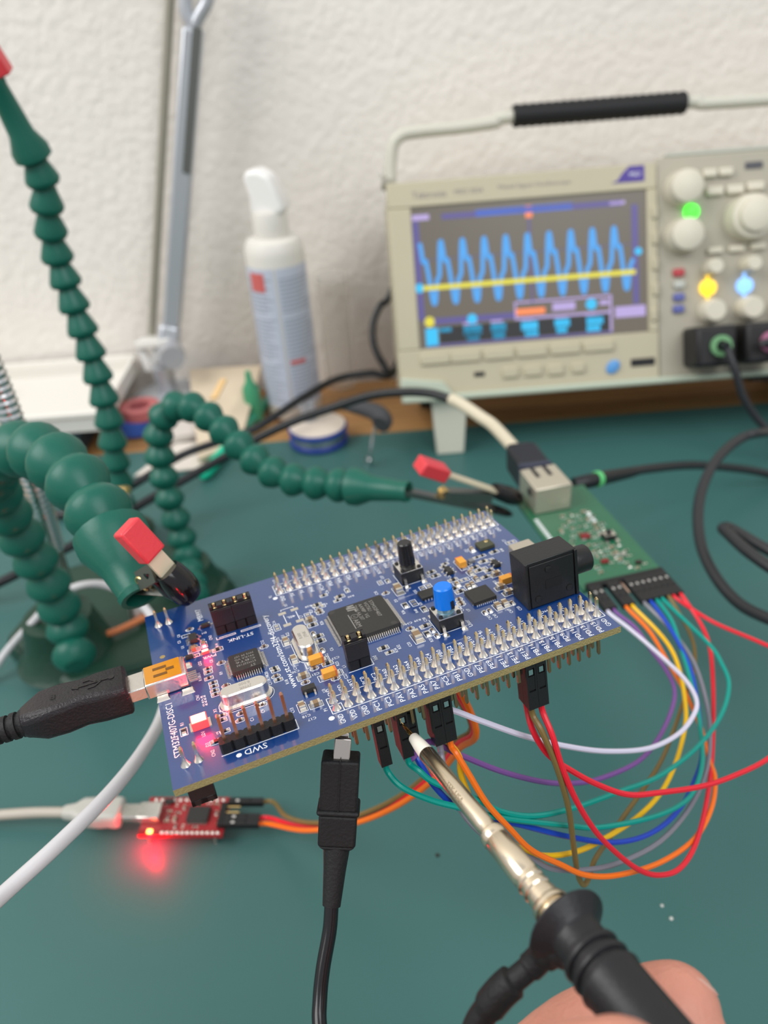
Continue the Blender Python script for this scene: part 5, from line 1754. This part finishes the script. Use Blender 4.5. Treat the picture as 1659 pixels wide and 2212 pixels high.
D = math.radians
sleeve(mb, D(-88), D(-8), 0.012, 0.117)
sleeve(mb, D(-172), D(-92), 0.012, 0.117)
lab = mb.build('printed_label', mat('label_pale_blue', s2l(186, 192, 206), 0.5), bt)
lab['kind'] = 'stuff'
mb = MB()
for i in range(33):
    z = 0.016 + i * 0.0029
    if 0.046 < z < 0.050 or 0.081 < z < 0.085:
        continue
    sleeve(mb, D(-84), D(-14 - (i * 37 % 20)), z, z + 0.0012, 0.0213, 10)
    sleeve(mb, D(-166), D(-98 - (i * 53 % 22)), z, z + 0.0012, 0.0213, 10)
o = mb.build('small_print', mat('label_grey_ink', s2l(150, 156, 168), 0.6), lab)
o['kind'] = 'stuff'
mb = MB()
sleeve(mb, D(-146), D(-112), 0.101, 0.114, 0.0214, 10)
mb.build('red_emblem', mat('label_red', s2l(198, 96, 92), 0.5), lab)
mb = MB()
sleeve(mb, D(-82), D(-50), 0.0465, 0.0495, 0.0214, 10)
mb.build('red_line', mat('label_red', s2l(198, 96, 92), 0.5), lab)
MB().lathe([(0.012, 0.133), (0.0125, 0.135), (0.0122, 0.150), (0.0115, 0.152)], (0, 0, 0), (0, 0, 1), 26).build('collar', BW, bt)
mb = MB()
mb.T = Matrix.Rotation(D(-18), 4, 'Z')
pl = [(-0.011, 0.1505), (0.013, 0.1505), (0.014, 0.156), (0.006, 0.175), (-0.002, 0.179), (-0.010, 0.1785), (-0.013, 0.174), (-0.010, 0.162)]
n_ = len(pl)
vs_ = [(x, -0.0078, z) for x, z in pl] + [(x, 0.0078, z) for x, z in pl]
mb.add(vs_, [tuple(range(n_)), tuple(range(2 * n_ - 1, n_ - 1, -1))] + [(i, n_ + i, n_ + (i + 1) % n_, (i + 1) % n_) for i in range(n_)])
mb.build('nozzle', mat('nozzle_white', s2l(232, 230, 226), 0.35), bt, bev=0.0025, seg=3)

# clear slim container against the wall
ck = onz(738, 862)
o = thing('clear_tube', 'clear plastic tube standing by the wall between bottle and oscilloscope', 'tube', (ck.x, 0.622, 0))
MB().lathe([(0.0115, 0), (0.012, 0.002), (0.012, 0.088), (0.011, 0.088), (0.011, 0.002)], (0, 0, 0), (0, 0, 1), 24).build('tube_wall', mat('clear_plastic', (0.86, 0.84, 0.80), 0.12, trans=0.85, ior=1.1, alpha=0.35), o)
MB().lathe([(0.0122, 0), (0.0122, 0.005), (0.010, 0.006)], (0, 0, 0.088), (0, 0, 1), 24).build('lid', mat('frosted_plastic', (0.82, 0.80, 0.77), 0.35, trans=0.6, ior=1.1, alpha=0.45), o)

# solder spool
sp = onz(690, 953)
ss = thing('solder_spool', 'small round spool with a blue rim lying before the bottle', 'spool', sp)
BLUEP = mat('blue_plastic', s2l(36, 62, 140), 0.35)
MB().lathe([(0.0205, 0), (0.0215, 0.001), (0.0215, 0.003), (0.020, 0.0034)], (0, 0, 0), (0, 0, 1), 32).build('flange', BLUEP, ss)
MB().lathe([(0.0192, 0.0034), (0.0197, 0.0095)], (0, 0, 0), (0, 0, 1), 32).build('solder_wire', mat('solder_grey', (0.55, 0.55, 0.56), 0.25, 0.9), ss)
MB().lathe([(0.020, 0.0095), (0.0215, 0.010), (0.0215, 0.0125), (0.0205, 0.0132)], (0, 0, 0), (0, 0, 1), 32).build('flange', BLUEP, ss)
MB().lathe([(0.0200, 0.0130), (0.0202, 0.0138), (0.0195, 0.0142)], (0, 0, 0), (0, 0, 1), 32).build('paper_disc', mat('paper_disc', s2l(212, 200, 186), 0.7), ss)
MB().lathe([(0.006, 0.0142), (0.006, 0.030), (0.0045, 0.031)], (-0.006, 0.009, 0), (0, 0, 1), 20).build('clear_core', mat('grey_clear', (0.62, 0.62, 0.66), 0.2, trans=0.5), ss)

# hooked tool
ht = thing('hook_tool', 'dark curved foam handle with a thin metal rod beside the spool', 'tool', onz(795, 1005))
h0 = V(ht.location)
MB().tube(smooth([p - h0 for p in (P(735, 872, 0.56), P(760, 878, 0.555), P(790, 884, 0.55), P(815, 893, 0.545), P(828, 908, 0.54), P(822, 918, 0.537))], 6), [0.0035 + 0.0028 * min(1, i / 18) for i in range(31)], 12).build('foam_handle', mat('dark_foam', (0.05, 0.052, 0.056), 0.75, bump=0.3, bscale=800), ht)
MB().tube(smooth([p - h0 for p in (P(812, 915, 0.541), P(806, 945, 0.545), P(799, 980, 0.548), onz(795, 1004, 0.001))], 6), 0.0011, 8).build('metal_rod', STEEL, ht)
MB().cyl((0, 0, 0), P(797, 990, 0.55) - h0, 0.0024, 0.0022, 12).build('ferrule', STEEL, ht)

# desk lamp arm
lb = V((-0.155, 0.592, 0))
la = thing('desk_lamp', 'grey balanced-arm desk lamp standing against the wall', 'lamp', lb)
SATIN = mat('satin_grey', s2l(184, 187, 192), 0.32, 0.5)
LZ = 0.70
A0, A1 = P(372, 700, 0.628), P(418, 60, 0.522)
dA = (A1 - A0)
mb = MB()
mb.bar(A0 - lb, A1 - lb, 0.0135, 0.0115, (0, -1, 0))
mb.build('arm_tube', SATIN, la, bev=0.002)
mb = MB()
k0 = A0 + dA * 0.56
mb.bar(k0 - lb + V((0.0035, -0.0062, 0)), A1 - lb + V((0.0035, -0.0062, 0)), 0.0058, 0.0012, (0, -1, 0))
mb.build('arm_slot', mat('slot_grey', s2l(104, 106, 102), 0.45, 0.5), la)
top = A1
mb = MB()
for s in (-1, 1):
    mb.tube(smooth([top - lb, P(418 + s * 14, 32, 0.518) - lb, P(424 + s * 24, 0, 0.514) - lb, P(428 + s * 24, -60, 0.507) - lb, P(430, -120, 0.50) - lb], 5), 0.0042, 10)
mb.build('fork', SATIN, la)
B0, B1 = P(328, 722, 0.640), P(372, -90, 0.515)
MB().cyl(B0 - lb, B1 - lb, 0.0031, n=12).build('tie_rod', mat('tie_rod_grey', s2l(150, 146, 132), 0.4, 0.3), la)
# bracket and clamp at the foot
CLEARG = mat('bracket_grey', s2l(168, 168, 172), 0.3, 0.2)
mb = MB()
c0, c1 = P(300, 742, 0.64), P(372, 735, 0.628)
mb.bar(c0 - lb, c1 - lb, 0.012, 0.006, (0, 0, 1))
mb.build('top_bracket', mat('white_bracket', s2l(214, 212, 206), 0.4), la, bev=0.001)
mb = MB()
mb.bar(P(368, 700, 0.628) - lb, P(362, 790, 0.640) - lb, 0.016, 0.014, (0, -1, 0))
mb.build('knuckle', SATIN, la, bev=0.003)
MB().lathe([(0.009, -0.009), (0.0095, 0), (0.009, 0.009)], P(372, 765, 0.622) - lb, (0.2, -1, 0), 20).build('tension_knob', CLEARG, la)
mb = MB()
mb.bar(c0 - lb, P(325, 800, 0.645) - lb, 0.006, 0.004, (0, -1, 0))
mb.bar(P(340, 745, 0.635) - lb, P(325, 800, 0.645) - lb, 0.005, 0.004, (0, -1, 0))
mb.build('brace', mat('brace_white', s2l(200, 198, 194), 0.4), la)
pb = P(350, 790, 0.640)
MB().cyl((pb.x - lb.x, pb.y - lb.y, 0.012), pb - lb, 0.008, n=16).build('stem', SATIN, la)
MB().lathe([(0.030, 0), (0.030, 0.008), (0.026, 0.012), (0.008, 0.013)], (pb.x - lb.x, pb.y - lb.y, 0), (0, 0, 1), 28).build('foot', SATIN, la)

# white open tray on a dark box at the left
DARKB = mat('dark_box', s2l(44, 60, 68), 0.5)
tb_ = thing('storage_box', 'low dark grey box under the white tray at the left', 'box', (-0.30, 0.545, 0))
MB().box2((-0.12, -0.012, 0), (0.082, 0.062, 0.0195)).build('box_body', DARKB, tb_, bev=0.0015)
MB().box2((-0.122, -0.014, 0.015), (0.084, 0.064, 0.0215)).build('box_lid', mat('dark_lid', s2l(56, 72, 78), 0.45), tb_, bev=0.001)
MB().box2((-0.10, -0.0146, 0.003), (-0.045, -0.0122, 0.013)).build('blue_label', mat('navy_label', s2l(26, 44, 92), 0.5), tb_)
TRAY = mat('tray_white', s2l(220, 216, 208), 0.45)
ty = thing('white_tray', 'white open plastic tray with raised rim by the wall at the left', 'tray', (-0.30, 0.545, 0.0217))
mb = MB()
W0, W1, Y0, Y1, Hh, th = -0.13, 0.105, -0.018, 0.088, 0.012, 0.003
mb.box2((W0, Y0, 0), (W1, Y1, th))
mb.box2((W0, Y1 - th, th), (W1, Y1, Hh))
mb.box2((W0, Y0, th), (W0 + th, Y1 - th, Hh))
mb.box2((W1 - th, Y0, th), (W1, Y1 - th, Hh))
mb.box2((W0 + th, Y0, th), (W1 - th, Y0 + th, 0.010))
mb.build('tray_body', TRAY, ty)
mb = MB()
mb.box2((W0 - 0.002, Y1 - 0.002, Hh), (W1 + 0.002, Y1 + 0.001, Hh + 0.003))
mb.box2((W0, Y0 - 0.0015, 0.012), (W1, Y0 + 0.0035, 0.0145))
mb.build('rim', mat('rim_white', s2l(232, 228, 220), 0.4), ty)
mb = MB()
pts = smooth([V((-0.035, 0.03, 0.014)), V((-0.028, 0.04, 0.026)), V((-0.005, 0.04, 0.024)), V((0.004, 0.03, 0.004))], 6)
mb.tube(pts, 0.004, 10)
mb.build('carry_handle', mat('handle_cream', s2l(226, 224, 206), 0.4), ty)

# papers, cards and oddments
CARD = mat('cardboard', s2l(206, 190, 166), 0.8, var=0.05, vscale=60)


def slab(name, label, cat, corners, th_, m_, group=None):
    """flat sheet on four world corners with thickness"""
    c = [V(p) for p in corners]
    n = (c[1] - c[0]).cross(c[3] - c[0]).normalized()
    if n.z < 0:
        n = -n
    o_ = c[0].copy()
    vs_ = [p - o_ for p in c] + [p - o_ + n * th_ for p in c]
    mb = MB()
    mb.add(vs_, [(0, 3, 2, 1), (4, 5, 6, 7), (0, 1, 5, 4), (1, 2, 6, 5), (2, 3, 7, 6), (3, 0, 4, 7)])
    o = mb.build(name, m_)
    o.location = o_
    return tag(o, label, cat, group)


def lift(p, z):
    return V((p.x, p.y, z))


PAPERW = mat('paper_white', s2l(214, 206, 196), 0.75)
slab('cardboard_panel', 'beige card panel leaning behind the arched green arm', 'cardboard', [onz(430, 1000, 0.004), onz(520, 960, 0.004), V((-0.090, 0.618, 0.022)), V((-0.150, 0.622, 0.022))], 0.003, CARD)
slab('paper_sheet', 'pale paper sheet lying between the green arms', 'paper', [onz(290, 1030, 0.001), onz(440, 1012, 0.001), onz(500, 950, 0.001), onz(380, 960, 0.001)], 0.001, PAPERW)
slab('notebook', 'pale notebook lying flat behind the arched green arm', 'notebook', [onz(330, 965, 0.0022), onz(470, 940, 0.0022), onz(500, 905, 0.0022), onz(360, 910, 0.0022)], 0.005, mat('notebook_pale', s2l(204, 196, 188), 0.6))
slab('ruler', 'yellow wooden strip leaning on the beige card panel', 'ruler', [P(455, 865, 0.59), P(470, 862, 0.59), P(490, 822, 0.60), P(478, 822, 0.60)], 0.002, mat('yellow_wood', s2l(224, 186, 130), 0.5))
pnA, pnB = onz(437, 1032, 0.004), onz(545, 905, 0.004)
pn = thing('pen', 'bright turquoise pen lying on the mat behind the arched arm', 'pen', pnA)
dp_ = pnB - pnA
MB().lathe([(0.002, 0), (0.0042, 0.004), (0.0043, 0.04), (0.0040, 0.055)], (0, 0, 0.0004), dp_, 14).build('pen_cap', mat('turquoise_plastic', s2l(10, 190, 150), 0.3), pn)
MB().lathe([(0.0038, 0.055), (0.0038, 0.12), (0.002, 0.13)], (0, 0, 0.0004), dp_, 14).build('pen_barrel', mat('green_barrel', s2l(60, 150, 120), 0.35), pn)
for nm, z_, h_, dx, m_, lb_ in (('blue', 0.0, 0.011, 0.006, mat('blue_tape', s2l(54, 92, 176), 0.4), 'blue roll of tape under the red one in front of the lamp foot'),
                                ('red', 0.0111, 0.008, 0.011, mat('red_tape', s2l(176, 96, 96), 0.45), 'dull red roll of tape lying on top of the blue one')):
    o = MB().lathe([(0.008, 0), (0.015, 0), (0.015, h_), (0.008, h_), (0.008, 0.0)], (0, 0, 0), (0, 0, 1), 28, cap=False).build('tape_roll', m_)
    o.location = (-0.192 + dx, 0.568 + dx * 0.3, z_)
    tag(o, lb_, 'tape', 'tape rolls by the lamp')
o = MB().lathe([(0.006, 0), (0.0065, 0.002), (0.0065, 0.026), (0.003, 0.032), (0.002, 0.040)], (0, 0, 0), (0, 0, 1), 16).build('glue_bottle', mat('green_bottle', s2l(70, 150, 110), 0.3))
o.location = lift(onz(552, 905), 0)
tag(o, 'small green bottle at the foot of the white bottle', 'bottle')
